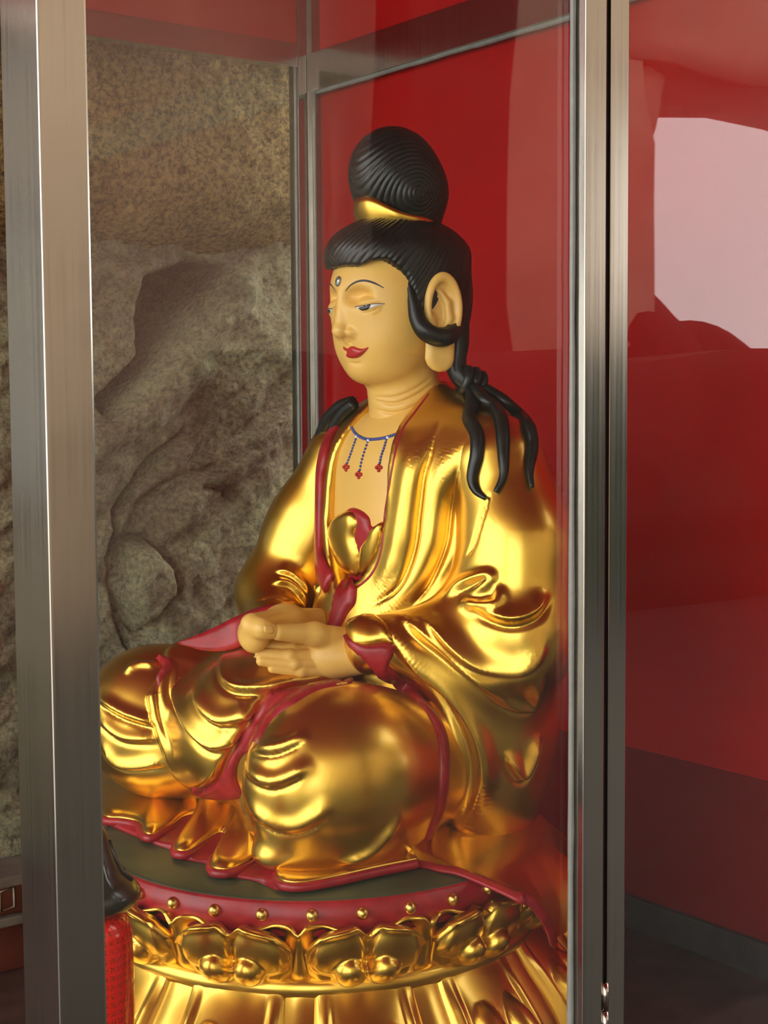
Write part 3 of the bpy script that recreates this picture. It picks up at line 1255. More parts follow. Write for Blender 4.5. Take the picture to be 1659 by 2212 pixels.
sleeveL_folds = [
    ([(815, 1330), (852, 1382), (892, 1434), (953, 1481), (989, 1524), (1018, 1582), (1033, 1633), (1036, 1680), (1025, 1734), (1007, 1788), (993, 1824)], 'fold', 0.0189, 0.0198),
    ([(859, 1322), (902, 1361), (960, 1405), (997, 1437), (1062, 1490), (1110, 1525)], 'fold', 0.0175, 0.0198),
    ([(902, 1322), (953, 1372), (1007, 1416), (1054, 1441), (1116, 1452), (1159, 1430), (1184, 1372)], 'fold', 0.0162, 0.0176),
    ([(1025, 1307), (1062, 1329), (1109, 1340), (1156, 1322), (1188, 1270)], 'fold', 0.0149, 0.0154),
    ([(1062, 1503), (1123, 1531), (1156, 1520), (1174, 1452)], 'fold', 0.0108, 0.0132),
    ([(1087, 1618), (1105, 1654), (1127, 1680), (1148, 1647), (1167, 1582)], 'fold', 0.0135, 0.0132),
    ([(951, 1295), (1002, 1258), (1049, 1241), (1062, 1250), (1040, 1272), (1000, 1288)], 'ridge', .010, .010),
    ([(1067, 1259), (1079, 1281), (1074, 1303), (1031, 1308), (985, 1300)], 'ridge', .011, .010),
    ([(1060, 1060), (1041, 1115), (1022, 1175), (1000, 1215)], 'crease', .006, .006),
]
V, F = surface(sleeveL_fn, (-.4, .05, .38), (.1, .44, 1.15), .0056)
SLB0 = bvh_of(V, F)
V, F = refine(V, F)
V = displace(V, F, sleeveL_folds, SLB0)
V = smooth_mesh(V, F, 1, .4)
mesh('sleeve', V, F, 'gold', ST)
SLB = bvh_of(V, F)


def sleeveR_fn(p):
    d = chain(p, [(-.215, -.20, 1.03), (-.165, -.25, .90), (-.10, -.27, .78)], [.082, .08, .08], .05)
    d = smin(d, cap(p, (-.10, -.265, .765), (.0, -.15, .735), .072, .042), .05)
    return d


sleeveR_folds = [
    ([(590, 1232), (625, 1240), (650, 1262), (668, 1292)], 'fold', .009, .011),
    ([(578, 1262), (620, 1262), (648, 1285), (665, 1315)], 'fold', .009, .011),
    ([(545, 1302), (590, 1288), (640, 1300)], 'crease', .006, .008),
]
V, F = surface(sleeveR_fn, (-.4, -.42, .6), (.12, -.05, 1.15), .0056)
V, F = refine(V, F)
V = displace(V, F, sleeveR_folds, bvh_of(V, F))
mesh('sleeve', V, F, 'gold', ST)
SRB = bvh_of(V, F)

# ---- legs under the robe
def legL_fn(p):
    d = cap(p, (-.12, .14, .525), (.055, .19, .545), .12, .122)
    d = smin(d, ell(p, (.088, .190, .540), (.166, .124, .142)), .06)
    d = smin(d, ell(p, (.075, .18, .43), (.165, .085, .045)), .04)
    d = smax(d, -(p[..., 2] - ZP - .002), .01)
    return d


legL_folds = [
    ([(536, 1590), (552, 1612), (590, 1616), (630, 1604), (672, 1580)], 'ridge', .008, .012),
    ([(533, 1608), (552, 1628), (592, 1632), (632, 1618), (668, 1597)], 'crease', .005, .008),
    ([(524, 1625), (540, 1665), (585, 1688), (635, 1672), (680, 1640)], 'ridge', .009, .013),
    ([(521, 1645), (538, 1684), (586, 1706), (638, 1690), (670, 1664)], 'crease', .006, .009),
    ([(516, 1680), (530, 1730), (580, 1772), (635, 1785), (685, 1762), (725, 1722)], 'ridge', .009, .014),
    ([(516, 1702), (530, 1752), (582, 1794), (640, 1803), (690, 1780), (722, 1748)], 'crease', .006, .009),
    ([(720, 1868), (760, 1856), (799, 1836), (833, 1803), (868, 1757)], 'ridge', .012, .010),
]
V, F = surface(legL_fn, (-.3, .03, .38), (.28, .4, .72), .0056)
V, F = refine(V, F)
V = displace(V, F, legL_folds, bvh_of(V, F))
V = smooth_mesh(V, F, 3, .5)
mesh('knee_drape', V, F, 'gold', ST)
KLB = bvh_of(V, F)


def legR_fn(p):
    d = cap(p, (-.08, -.16, .57), (.15, -.29, .572), .12, .118)
    d = smin(d, ell(p, (.17, -.29, .565), (.125, .12, .115)), .06)
    d = smin(d, cap(p, (.16, -.25, .525), (.06, -.06, .53), .095, .09), .05)
    d = smin(d, ell(p, (.03, -.03, .622), (.17, .17, .085)), .05)
    d = smin(d, ell(p, (.10, -.06, .55), (.11, .13, .10)), .05)
    d = smin(d, ell(p, (.07, .07, .45), (.11, .12, .07)), .04)
    return smax(d, -(p[..., 2] - ZP - .002), .01)


legR_folds = [
    ([(205, 1505), (263, 1541), (322, 1562), (345, 1566)], 'fold', .010, .011),
    ([(205, 1545), (263, 1592), (335, 1598), (350, 1598)], 'fold', .010, .012),
    ([(215, 1600), (246, 1645), (284, 1657), (365, 1648)], 'fold', .010, .012),
    ([(270, 1460), (285, 1443), (310, 1436), (345, 1440)], 'ridge', .008, .008),
]
apron = [(402, 1385), (360, 1405), (352, 1440), (327, 1490), (318, 1512), (335, 1579), (360, 1638), (381, 1676), (411, 1697), (436, 1699), (470, 1680), (495, 1630), (529, 1571), (571, 1512), (640, 1487), (720, 1466), (780, 1455), (770, 1430), (700, 1420), (560, 1380), (480, 1365)]


def to_px(V):
    w = V @ RL + SC - CAM_O
    v = w @ RC
    return 829.5 - FPX * v[:, 0] / v[:, 2], 1106 + FPX * v[:, 1] / v[:, 2]


V, F = surface(legR_fn, (-.3, -.42, .38), (.34, .24, .74), .0056)
V, F = refine(V, F)
KR0 = bvh_of(V, F)
x, y = to_px(V)
NN = normals(V, F)
ol = spline(apron + [apron[0]], 160)[:-1]
sd = poly2(x.astype(np.float32), y.astype(np.float32), ol)
front = (NN * (CAM_L - V)).sum(1) > 0
k = np.where(front, np.clip(-sd / 16., 0, 1), 0)
V = V + NN * (.015 * np.sqrt(1 - (1 - k) ** 2))[:, None]
V = smooth_mesh(V, F, 1, .5)
V = displace(V, F, legR_folds, KR0)
V = displace(V, F, [
    ([(487, 1392), (478, 1440), (487, 1474), (521, 1490), (580, 1486), (664, 1462)], 'fold', .011, .013),
    ([(419, 1470), (432, 1524), (474, 1558), (529, 1550), (570, 1520)], 'fold', .013, .015),
    ([(386, 1420), (378, 1486), (396, 1545), (424, 1588), (462, 1613), (504, 1600), (536, 1560)], 'fold', .014, .016),
    ([(345, 1440), (340, 1500), (352, 1570), (380, 1640)], 'crease', .005, .012),
], bvh_of(V, F))
V = smooth_mesh(V, F, 1, .4)
KRB = bvh_of(V, F)
inside = (sd < 0) & front
fm = inside[F].all(1)


def sub_mesh(name, V, F, mat, parent):
    u, inv = np.unique(F, return_inverse=True)
    return mesh(name, V[u], inv.reshape(F.shape), mat, parent)


mesh('crossed_leg_drape', V, F[~fm], 'gold', ST)
sub_mesh('apron', V, F[fm], 'gold', ST)
LB = KRB
LEGS = [KRB]
patch('red_underskirt', [KRB, KLB], [(580, 1495), (664, 1482), (740, 1470), (784, 1466), (760, 1476), (690, 1490), (643, 1516), (588, 1554), (554, 1609), (521, 1638), (512, 1676), (520, 1722), (470, 1726), (424, 1716), (408, 1698), (436, 1702), (472, 1683), (498, 1632), (531, 1574)], .009, 'red_trim', ST, step=6, edge=10, thick=.02, relax=3)

# ---- skirt spread over the plate with its scalloped red edge
TOPC = [(190, 1735), (215, 1752), (232, 1762), (262, 1764), (301, 1773), (310, 1794), (331, 1798), (369, 1781), (398, 1760), (428, 1756), (434, 1767), (424, 1777), (390, 1803), (377, 1824), (386, 1834), (411, 1832), (440, 1815), (470, 1796), (485, 1798), (483, 1819), (457, 1849), (459, 1870), (491, 1874), (529, 1862), (580, 1836), (605, 1841), (607, 1857), (597, 1883), (613, 1900), (656, 1902), (727, 1890), (812, 1871), (900, 1853)]
BOTC = [(185, 1748), (210, 1766), (232, 1777), (262, 1790), (295, 1803), (308, 1810), (330, 1818), (350, 1825), (372, 1832), (385, 1840), (387, 1843), (386, 1846), (384, 1848), (388, 1851), (400, 1854), (420, 1857), (440, 1860), (452, 1864), (458, 1870), (460, 1876), (462, 1882), (475, 1887), (500, 1891), (540, 1896), (565, 1904), (578, 1910), (585, 1914), (592, 1917), (610, 1920), (650, 1919), (727, 1908), (812, 1890), (902, 1872)]
INNC = [(230, 1625), (255, 1650), (275, 1662), (300, 1672), (330, 1676), (345, 1678), (360, 1680), (375, 1682), (395, 1690), (415, 1700), (428, 1705), (432, 1708), (438, 1712), (445, 1716), (450, 1718), (460, 1720), (475, 1720), (488, 1720), (500, 1722), (510, 1728), (518, 1735), (524, 1745), (530, 1755), (538, 1765), (545, 1775), (555, 1788), (568, 1800), (580, 1812), (600, 1828), (650, 1852), (727, 1862), (812, 1855), (900, 1843)]
NSK = 260
top3 = np.array([PZ(x, y, ZP + .020) for x, y in spline(np.array(TOPC), NSK)])
tt = np.linspace(0, 1, len(TOPC))


def match(c, z):
    # sample the companion curve at the same control parameters as the scallop
    p = np.asarray(TOPC, float)
    sdense = spline(p, 2000)
    s = np.r_[0, np.cumsum(np.linalg.norm(np.diff(sdense, axis=0), axis=1))]
    ctrl = [s[np.argmin(((sdense - q) ** 2).sum(1))] for q in p]
    ctrl = np.maximum.accumulate(ctrl)
    u = np.linspace(0, s[-1], NSK)
    cc = np.asarray(c, float)
    pts = np.stack([np.interp(u, ctrl, cc[:, k]) for k in (0, 1)], 1)
    for _ in range(3):
        pts[1:-1] = .5 * pts[1:-1] + .25 * (pts[:-2] + pts[2:])
    z = np.broadcast_to(z, (NSK,))
    return np.array([PZ(x, y, zz) for (x, y), zz in zip(pts, z)])


bot3 = match([(x, y + 5) for x, y in BOTC], ZP + .001)
zin = ZP + np.interp(np.linspace(0, 1, NSK), [0, .6, .75, 1], [.050, .050, .030, .016])
inn3 = match(INNC, zin)


def sheet(name, rows, mat, parent):
    rows = np.array(rows)
    m, n = rows.shape[:2]
    i = np.arange(m * n).reshape(m, n)
    F = np.stack([i[:-1, :-1], i[:-1, 1:], i[1:, 1:], i[1:, :-1]], -1).reshape(-1, 4)
    V = rows.reshape(-1, 3)
    nn = normals(V, F)
    if (nn.mean(0) @ (V.mean(0) - CAM_L)) > 0:
        F = F[:, ::-1]
    return mesh(name, V, F, mat, parent)


deep = inn3 * np.array([.62, .62, 1])
deep[:, 2] = zin + np.interp(np.linspace(0, 1, NSK), [0, .6, .8, 1], [.03, .03, .01, .004])
mid = .5 * (top3 + inn3)
mid[:, 2] = .5 * (zin + ZP + .020) - .004
q1 = .8 * top3 + .2 * inn3
q1[:, 2] = .2 * zin + .8 * (ZP + .020)
lip = top3.copy()
lip[:, 2] -= .003
base_in = deep.copy()
base_in[:, 2] = ZP + .001
sheet('skirt', [lip, top3, q1, mid, .3 * mid + .7 * inn3, inn3, deep, base_in], 'gold', ST)
red_rows = [lip]
for k in (.35, .7, 1.):
    r = lip * (1 - k) + bot3 * k
    r[:, 2] = (ZP + .017) * (1 - k) + (ZP + .001) * k
    red_rows.append(r)
in_low = bot3 * .7 + deep * .3
in_low[:, 2] = ZP + .001
sheet('skirt_hem', red_rows + [in_low], 'red_trim', ST)

hp = lip.copy()
hp[:, 2] = ZP + .0105
out = bot3 - deep
out[:, 2] = 0
out /= np.linalg.norm(out, axis=1)[:, None] + 1e-9
hp = hp + out * .002
for _ in range(2):
    hp[1:-1] = .5 * hp[1:-1] + .25 * (hp[:-2] + hp[2:])
tube('skirt_hem', hp, .0075, 'red_trim', ST, nseg=8)
patch('apron_lining', [KRB], [(336, 1420), (354, 1417), (374, 1431), (372, 1441), (352, 1466), (336, 1492), (344, 1458), (352, 1440)], .010, 'red_trim', ST, step=5, edge=8, thick=.01, nb=60)

# ---- long red edge of the hanging left sleeve, cuffs
SIDE = [SLB, KLB, TB]
hem('sleeve_hem', SIDE, [(800, 1420), (822, 1440), (845, 1456), (892, 1499), (931, 1539), (953, 1582), (959, 1626), (959, 1680), (953, 1734), (935, 1788), (903, 1852)], [.010, .014, .015, .015, .0145, .013], 'red_trim', ST, flat=.42, lift=.001)
# ---- cuff of the left sleeve
patch('cuff_lining', [SLB, KLB, LB, TB], [(744, 1362), (748, 1385), (762, 1405), (781, 1420), (800, 1442), (826, 1470), (850, 1478), (858, 1466), (843, 1447), (841, 1432), (850, 1415), (850, 1398), (838, 1388), (800, 1392), (770, 1380)], .010, 'red_trim', ST, step=7, edge=9, thick=.02)
patch('cuff', [SLB, KLB, LB, TB], [(748, 1366), (750, 1342), (765, 1332), (785, 1327), (812, 1330), (838, 1352), (850, 1388), (839, 1391), (805, 1397), (781, 1401), (762, 1393)], .011, 'gold', ST, step=6, edge=22, thick=.02)
# ---- red lining of the right cuff
rc_top = [P(384, 1388, -.2), P(453, 1360, -.17), P(504, 1334, -.14), P(559, 1312, -.08), P(605, 1303, -.05), P(643, 1318, -.03), P(670, 1347, -.02)]
rc_bot = [P(386, 1392, -.2), P(453, 1406, -.16), P(515, 1398, -.12), P(545, 1350, -.06), P(600, 1334, -.025), P(638, 1345, -.015), P(664, 1362, -.01)]
loft('cuff_lining', [rc_top, rc_bot], 'red_trim', ST, thick=.012, sub=4)

# ---- lapels
hem('lapel', [TB, CB], [(790, 845), (760, 872), (730, 914), (709, 960), (697, 1015), (691, 1080), (688, 1140), (690, 1190), (699, 1236), (714, 1262)], [.012, .023, .028, .028, .026, .020], 'red_trim', ST, flat=.34, lift=.003)
hem('lapel_edge', [TB, CB], [(957, 812), (915, 865), (890, 898), (871, 923), (857, 963), (843, 1035), (832, 1107), (826, 1173), (814, 1220), (795, 1250), (772, 1268)], .0028, 'red_trim', ST, flat=.9, lift=-.001)
# ---- inner garment knotted on the chest
patch('inner_garment_lining', [CB], [(703, 1122), (718, 1118), (730, 1122), (756, 1098), (780, 1102), (798, 1118), (804, 1138), (826, 1130), (828, 1180), (806, 1250), (720, 1245), (703, 1190)], .007, 'red_trim', ST, step=6, edge=10, thick=.01)
patch('inner_garment', [CB], [(712, 1147), (727, 1118), (756, 1102), (774, 1107), (781, 1130), (776, 1158), (783, 1185), (788, 1215), (786, 1243), (759, 1240), (734, 1223), (712, 1190)], .017, 'gold', ST, step=5, edge=20, thick=.01)
patch('inner_garment', [CB], [(783, 1178), (796, 1160), (806, 1140), (830, 1128), (830, 1176), (814, 1223), (788, 1246), (780, 1215)], .014, 'gold', ST, step=5, edge=16, thick=.01)
patch('sash', [TB, LB, SLB], [(772, 1264), (759, 1250), (738, 1254), (724, 1280), (720, 1310), (709, 1350), (700, 1362), (727, 1366), (752, 1325), (768, 1302)], .010, 'red_trim', ST, step=6, edge=10, thick=.02)

# ---- face
eb = [(746, 629), (757, 616), (772, 608), (789, 606), (810, 612), (829, 622)]
brow = hem('eyebrow', HB, eb, [.0006, .0016, .0019, .0017, .0007], 'brow', ST, flat=.5, n=30)
mirror(brow)
eye = patch('eye', HB, [(768, 664), (787, 660), (806, 657), (830, 657), (812, 662), (797, 668), (783, 671), (775, 668)], .0006, 'eye_white', ST, step=2, edge=3, thick=.002, nb=50)
mirror(eye)
iris = patch('iris', HB, [(773, 665), (787, 660.5), (802, 658), (800, 664), (794, 669), (783, 671), (776, 668)], .0012, 'eye_black', ST, step=2, edge=3, thick=.002, nb=40)
mirror(iris)
lid = hem('eyelash_line', HB, [(766, 663), (787, 660), (806, 656.5), (831, 656)], [.0006, .0012, .0010, .0006], 'brow', ST, flat=.8, n=24)
mirror(lid)
patch('lips', HB, [(741, 748), (747, 751), (752, 753), (757, 748), (765, 748), (772, 751), (783, 753), (796, 750), (791, 758), (780, 769), (768, 774), (755, 773), (749, 768), (751, 760), (744, 755)], .005, 'lip', ST, step=2, edge=7, thick=.003, nb=80)
h_ = hit(HB, 731, 608)
bm = bmesh.new()
bmesh.ops.create_uvsphere(bm, u_segments=10, v_segments=6, radius=1.)
MAT['gem'] = simple('cut_clear_gem', (.30, .31, .30), .06, metal=.6, var=.5, vscale=90)
o = bm_obj('forehead_gem', bm, 'gem', ST)
o.location = tuple(h_[0])
o.rotation_euler = Vector(h_[1]).to_track_quat('Z', 'Y').to_euler()
o.scale = (.0085, .0098, .005)

# ---- ears
def ear_fn(p):
    p = p - np.array([.006, .001, -.006], np.float32)
    f, l, z = p[..., 0], p[..., 1], p[..., 2]
    w = l - (.114 + (-.193 - f) * .30)
    ex, ez = f + .193, z - 1.308
    r = np.sqrt((ex / .0275) ** 2 + (ez / .052) ** 2) + 1e-6
    d2 = (r - 1) * .034
    d = smax(d2, np.abs(w) - .010, .008)                                   # body
    lob = poly2(f, z, [(-.172, 1.27), (-.170, 1.222), (-.174, 1.212), (-.182, 1.205), (-.192, 1.202), (-.202, 1.203), (-.211, 1.210), (-.215, 1.22), (-.217, 1.27)]) - .004
    d = smin(d, smax(lob, np.abs(w) - .008, .014), .012)
    rim = np.sqrt(d2 ** 2 + (w - .010) ** 2) - .0070                       # helix
    d = smin(d, rim + np.clip((f + .180) * 40, 0, 1) * np.clip((1.29 - z) * 40, 0, 1) * .01, .004)
    con = np.sqrt((ex - .002) ** 2 / .017 ** 2 + (ez - .004) ** 2 / .038 ** 2) - 1
    d = smax(d, -smax(con * .018, np.abs(w - .014) - .010, .005), .006)    # hollow
    d = smin(d, chain(p, [(-.190, .118, 1.338), (-.202, .124, 1.318), (-.205, .126, 1.290), (-.195, .121, 1.262)], [.004, .006, .007, .007], .004), .006)
    return smin(d, ell(p, (-.176, .113, 1.285), (.008, .010, .015)), .006)


o, V, F = sdf_obj('ear', ear_fn, (-.24, .07, 1.17), (-.11, .17, 1.39), .0022, 'skin', ST)
mirror(o)

# ---- locks of hair
ear_loop = tube('hair_loop', spline([P(884, 612, .094), P(893, 650, .104), P(902, 688, .112), P(918, 714, .124), P(942, 727, .132), P(966, 726, .134), P(988, 704, .120)], 50), [.006, .010, .014, .0165, .017, .017, .014], 'hair', ST, nseg=20, groove=.16)
mirror(ear_loop)
bl = tube('back_lock', spline([P(985, 690, .10), P(990, 740, .10), P(986, 790, .10), P(1000, 818, .11), P(1018, 832, .12)], 30), [.024, .02, .017, .019, .019], 'hair', ST, nseg=20, groove=.16)
mirror(bl)
for k, (r, t) in enumerate(((.020, 0), (.022, .35), (.019, .7))):
    c = P(1004 + 15 * k, 822 + 5 * k, .122)
    ax = np.array([-.75, .35, -.45])
    ax /= np.linalg.norm(ax)
    e1 = np.cross(ax, [0, 0, 1.])
    e1 /= np.linalg.norm(e1)
    e2 = np.cross(ax, e1)
    pts = [c + (r) * (math.cos(a) * e1 + math.sin(a) * e2) + ax * .004 * math.sin(a + t) for a in np.linspace(0, 2 * math.pi, 28, endpoint=False)]
    kn = tube('hair_tie', pts, .0085, 'hair', ST, nseg=10, closed=True, groove=.12)
    if k < 2:
        mirror(kn)
SH = [TB, SLB]


def lock_path(pts, lift=.006):
    out, nrm = [], []
    for q in pts:
        if len(q) == 3:
            out.append(P(*q))
            nrm.append(np.array([0, .5, .8]))
        else:
            h = hit(SH, *q)
            if h is None:
                out.append(P(*q, .19))
                nrm.append(np.array([0, .5, .8]))
                continue
            out.append(h[0] + h[1] * lift)
            nrm.append(h[1])
    p, nn = spline(out, 60), spline(nrm, 60)
    return p, nn / np.linalg.norm(nn, axis=1)[:, None]


for pts in ([(1014, 832, .135), (1018, 862), (1020, 885), (1016, 908), (1032, 941), (1032, 981), (1023, 1031), (1031, 1060), (1050, 1078)],
            [(1022, 832, .14), (1046, 862), (1067, 886), (1083, 919), (1087, 981), (1087, 1031), (1072, 1066)],
            [(1030, 830, .13), (1060, 846, .155), (1092, 868, .185), (1122, 896), (1138, 925), (1146, 965), (1141, 1017), (1146, 1057)]):
    p, nn = lock_path(pts)
    lk = tube('shoulder_lock', p, [.010, .012, .0128, .0128, .012, .009, .004], 'hair', ST, nseg=18, normals_=nn, flat=.85, groove=.2)
for pts in ([P(762, 868, -.11), P(735, 880, -.15), P(708, 908, -.19), P(690, 948, -.22), P(681, 985, -.235), P(675, 1018, -.24), P(671, 1032, -.24)],
            [P(765, 872, -.10), P(742, 892, -.13), P(722, 920, -.155), P(708, 950, -.17)]):
    tube('shoulder_lock', spline(pts, 40), [.012, .013, .013, .012, .010, .005], 'hair', ST, nseg=18, groove=.2)

# ---- gold crown band under the topknot
def band():
    n, m = 80, 5
    V, Fc = [], []
    for i in range(n):
        a = 2 * math.pi * i / n
        pk = max(0, math.cos(a)) ** 3
        side = abs(math.sin(a))
        zt = 1.466 + .036 * pk - .020 * max(0, -math.cos(a) - .1)
        for j in range(m):
            t = j / (m - 1)
            r = .068 + .016 * t * (.35 + .65 * max(0, math.cos(a)) ** .7 if math.cos(a) > 0 else .35) + .006 * math.sin(math.pi * t)
            V.append((-.188 + r * math.cos(a), r * math.sin(a) * .92, 1.444 + (zt - 1.444) * t))
        for j in range(m - 1, -1, -1):
            v = V[i * 2 * m + j]
            V.append((-.188 + (v[0] + .188) * .95, v[1] * .95, v[2]))
    M = 2 * m
    for i in range(n):
        for j in range(M):
            a, b = i * M + j, ((i + 1) % n) * M + j
            Fc.append((a, b, ((i + 1) % n) * M + (j + 1) % M, i * M + (j + 1) % M))
    return mesh('crown_band', V, Fc, 'gold', ST)


band()

# ---- necklace painted and beaded on the chest
SK = [CB, HB]
nk = empty('necklace', (0, 0, 0))
nk.parent = ST
bm = bmesh.new()
bmesh.ops.create_icosphere(bm, subdivisions=2, radius=1.)
bead_me = bpy.data.meshes.new('bead')
bm.to_mesh(bead_me)
bm.free()
bead_me.polygons.foreach_set('use_smooth', [True] * len(bead_me.polygons))
bead_mes = {}
for m in ('bead_blue', 'bead_red', 'bead_clear'):
    k = bead_me.copy()
    k.materials.append(MAT[m])
    bead_mes[m] = k


def bead_at(px, py, r, m, name='bead'):
    h = hit(SK, px, py)
    if h is None:
        return
    o = bpy.data.objects.new(name, bead_mes[m])
    COL.objects.link(o)
    o.parent = nk
    o.location = tuple(h[0] + h[1] * r * .3)
    o.scale = (r, r, r)


for x, y in spline([(757, 917), (765, 932), (775, 942), (792, 949), (815, 949), (840, 944), (868, 934)], 30):
    bead_at(x, y, .0031, 'bead_blue')
for pts, e in (([(769, 950), (762, 970), (755, 990), (751, 1000)], (749, 1010)), ([(795, 955), (788, 975), (782, 995), (778, 1015)], (776, 1026)), ([(835, 950), (830, 968), (824, 985), (821, 1000)], (819, 1011))):
    for x, y in spline(pts, 9):
        bead_at(x, y, .0026, 'bead_blue')
    for dx, dy in ((-4.5, -1), (4.5, -1), (0, 5), (0, -5)):
        bead_at(e[0] + dx, e[1] + dy, .0036, 'bead_red', 'pendant_bead')
for x, y in ((771, 944), (797, 952), (838, 946)):
    bead_at(x, y, .0032, 'bead_clear')

# ---- hands
def hand_fn(p):
    Q = lambda *a: P(*a).astype(np.float32)
    near = cap(p, Q(800, 1416, .13), Q(700, 1408, .080), .031, .032)
    near = smin(near, ell(p, Q(730, 1427, .088), (.046, .030, .027)), .03)
    for (a, b, c, r) in (((700, 1398, .070), (630, 1400, .068), (566, 1396, .046), .0105),
                         ((700, 1416, .082), (625, 1417, .078), (556, 1411, .054), .0108),
                         ((705, 1434, .090), (635, 1435, .085), (564, 1428, .062), .0105),
                         ((710, 1449, .092), (650, 1450, .088), (588, 1444, .070), .0095)):
        near = smin(near, chain(p, [Q(*a), Q(*b), Q(*c)], [r * 1.15, r, r * .8], .006), .0022)
    th = chain(p, [Q(745, 1388, .095), Q(680, 1370, .098), Q(602, 1366, .094)], [.026, .0185, .0135], .012)
    near = smin(near, th, .007)
    far = chain(p, [Q(690, 1350, -.06), Q(615, 1352, -.02), Q(556, 1362, .03)], [.030, .032, .030], .03)
    far = smin(far, ell(p, Q(548, 1372, .05), (.024, .03, .030)), .015)
    fth = chain(p, [Q(545, 1350, .06), Q(566, 1358, .085), Q(586, 1364, .092)], [.020, .0155, .0125], .010)
    far = smin(far, fth, .008)
    return near, far


hand_n, V, F = sdf_obj('hand', lambda p: hand_fn(p)[0], (-.1, -.02, .62), (.16, .19, .80), .0022, 'skin', ST, ref=0)
HNB = bvh_of(V, F)
hand_f, V, F = sdf_obj('hand', lambda p: hand_fn(p)[1], (-.12, -.12, .64), (.2, .15, .84), .003, 'skin', ST, ref=0)
HFB = bvh_of(V, F)
nail = patch('thumb_nail', [HFB, HNB], [(570, 1352), (588, 1353), (590, 1368), (572, 1366)], .0012, 'skin', hand_f, step=2.5, edge=4, thick=.002, nb=40)
# ================================================================== the pedestal
PD = empty('lotus_pedestal', SC, math.atan2(FV[1], FV[0]), 'round gold lotus pedestal with a red studded band under the statue', 'pedestal')


def lathe(name, prof, mat, parent, n=128):
    prof = np.asarray(prof)
    V, Fc = [], []
    m = len(prof)
    for i in range(n):
        a = 2 * math.pi * i / n
        for r, z in prof:
            V.append((r * math.cos(a), r * math.sin(a), z))
    for i in range(n):
        for j in range(m - 1):
            a, b = i * m + j, ((i + 1) % n) * m + j
            Fc.append((a, b, b + 1, a + 1))
    if prof[0][0] > 1e-6:
        Fc.append(tuple(i * m for i in range(n))[::-1])
    if prof[-1][0] > 1e-6:
        Fc.append(tuple(i * m + m - 1 for i in range(n)))
    return mesh(name, V, Fc, mat, parent)


RP = .385
lathe('top_plate', [(RP - .01, ZP - .03), (RP - .004, ZP - .004), (RP - .012, ZP), (.0001, ZP)], 'green_top', PD)
lathe('red_band', [(RP - .03, ZP - .060), (RP + .002, ZP - .055), (RP + .001, ZP - .006), (RP - .006, ZP - .003)], 'red_trim', PD)
CAM_AZ = math.atan2(CAM_L[1], CAM_L[0])
# studs
bm = bmesh.new()
bmesh.ops.create_uvsphere(bm, u_segments=18, v_segments=10, radius=.0098)
stud_me = bpy.data.meshes.new('stud')
bm.to_mesh(stud_me)
bm.free()
stud_me.polygons.foreach_set('use_smooth', [True] * len(stud_me.polygons))
stud_me.materials.append(MAT['stud'])
NS = 32
for k in range(NS):
    a = CAM_AZ + math.radians(-1.5) + 2 * math.pi * k / NS
    o = bpy.data.objects.new('stud', stud_me)
    COL.objects.link(o)
    o.parent = PD
    o.location = ((RP + .004) * math.cos(a), (RP + .004) * math.sin(a), ZP - .022)


def petal_mesh(name, half, rows, cols, shape):
    """shape(s, t) -> (radius, height, valid top) on a wedge of +-half radians"""
    V = []
    for i in range(rows):
        for j in range(cols):
            s = -1 + 2 * j / (cols - 1)
            t = i / (rows - 1)
            r, z, a = shape(s, t)
            a = a * half
            V.append((r * math.cos(a), r * math.sin(a), z))
    n = len(V)
    for v in list(V):
        q = math.hypot(v[0], v[1])
        k = (q - .022) / q
        V.append((v[0] * k, v[1] * k, v[2]))
    F = []
    for i in range(rows - 1):
        for j in range(cols - 1):
            a = i * cols + j
            F.append((a, a + 1, a + cols + 1, a + cols))
            F.append((a + n, a + cols + n, a + cols + 1 + n, a + 1 + n))
    ring = list(range(cols)) + [i * cols + cols - 1 for i in range(1, rows)] + [(rows - 1) * cols + j for j in range(cols - 2, -1, -1)] + [i * cols for i in range(rows - 2, 0, -1)]
    for k in range(len(ring)):
        a, b = ring[k - 1], ring[k]
        F.append((b, a, a + n, b + n))
    me = bpy.data.meshes.new(name)
    me.from_pydata(V, [], F)
    me.update()
    me.polygons.foreach_set('use_smooth', [True] * len(me.polygons))
    me.materials.append(MAT['gold'])
    return me


Z1, Z0 = ZP - .040, ZP - .135          # upper petal ring


def up_shape(s, t):
    top = Z1 - .016 * math.exp(-(s / .13) ** 2) - .030 * max(0, abs(s) - .55) ** 2 / .2 + .006 * math.cos(s * 3.2)
    low = Z0 - .004
    z = low + (top - low) * t
    a = s * (1 - .10 * (1 - t) ** 2)
    prof = .368 + .040 * t ** .7
    lobe = 0.
    for c in (-.48, .48):
        q = ((s - c) / .46) ** 2 + ((t - .62) / .42) ** 2
        lobe = max(lobe, .018 * math.sqrt(max(0, 1 - q)))
    bulb = 0.
    for c in (-.30, .30):
        q = ((s - c) / .31) ** 2 + ((t - .28) / .28) ** 2
        bulb = max(bulb, .036 * math.sqrt(max(0, 1 - q)))
    rim = .010 * math.exp(-((t - 1) / .07) ** 2)
    edge = -.012 * max(0, abs(s) - .82) / .18
    groove = -.006 * math.exp(-(s / .05) ** 2) * (t > .45)
    return prof + max(lobe, bulb) + rim + edge + groove, z, a


def back_shape(s, t):
    top = Z1 + .004 - .014 * math.exp(-(s / .10) ** 2) - .02 * max(0, abs(s) - .5)
    low = Z0
    z = low + (top - low) * t
    r = .362 + .030 * t ** .8 + .008 * math.exp(-((t - 1) / .08) ** 2) + .006 * math.cos(s * 6.28)
    return r, z, s


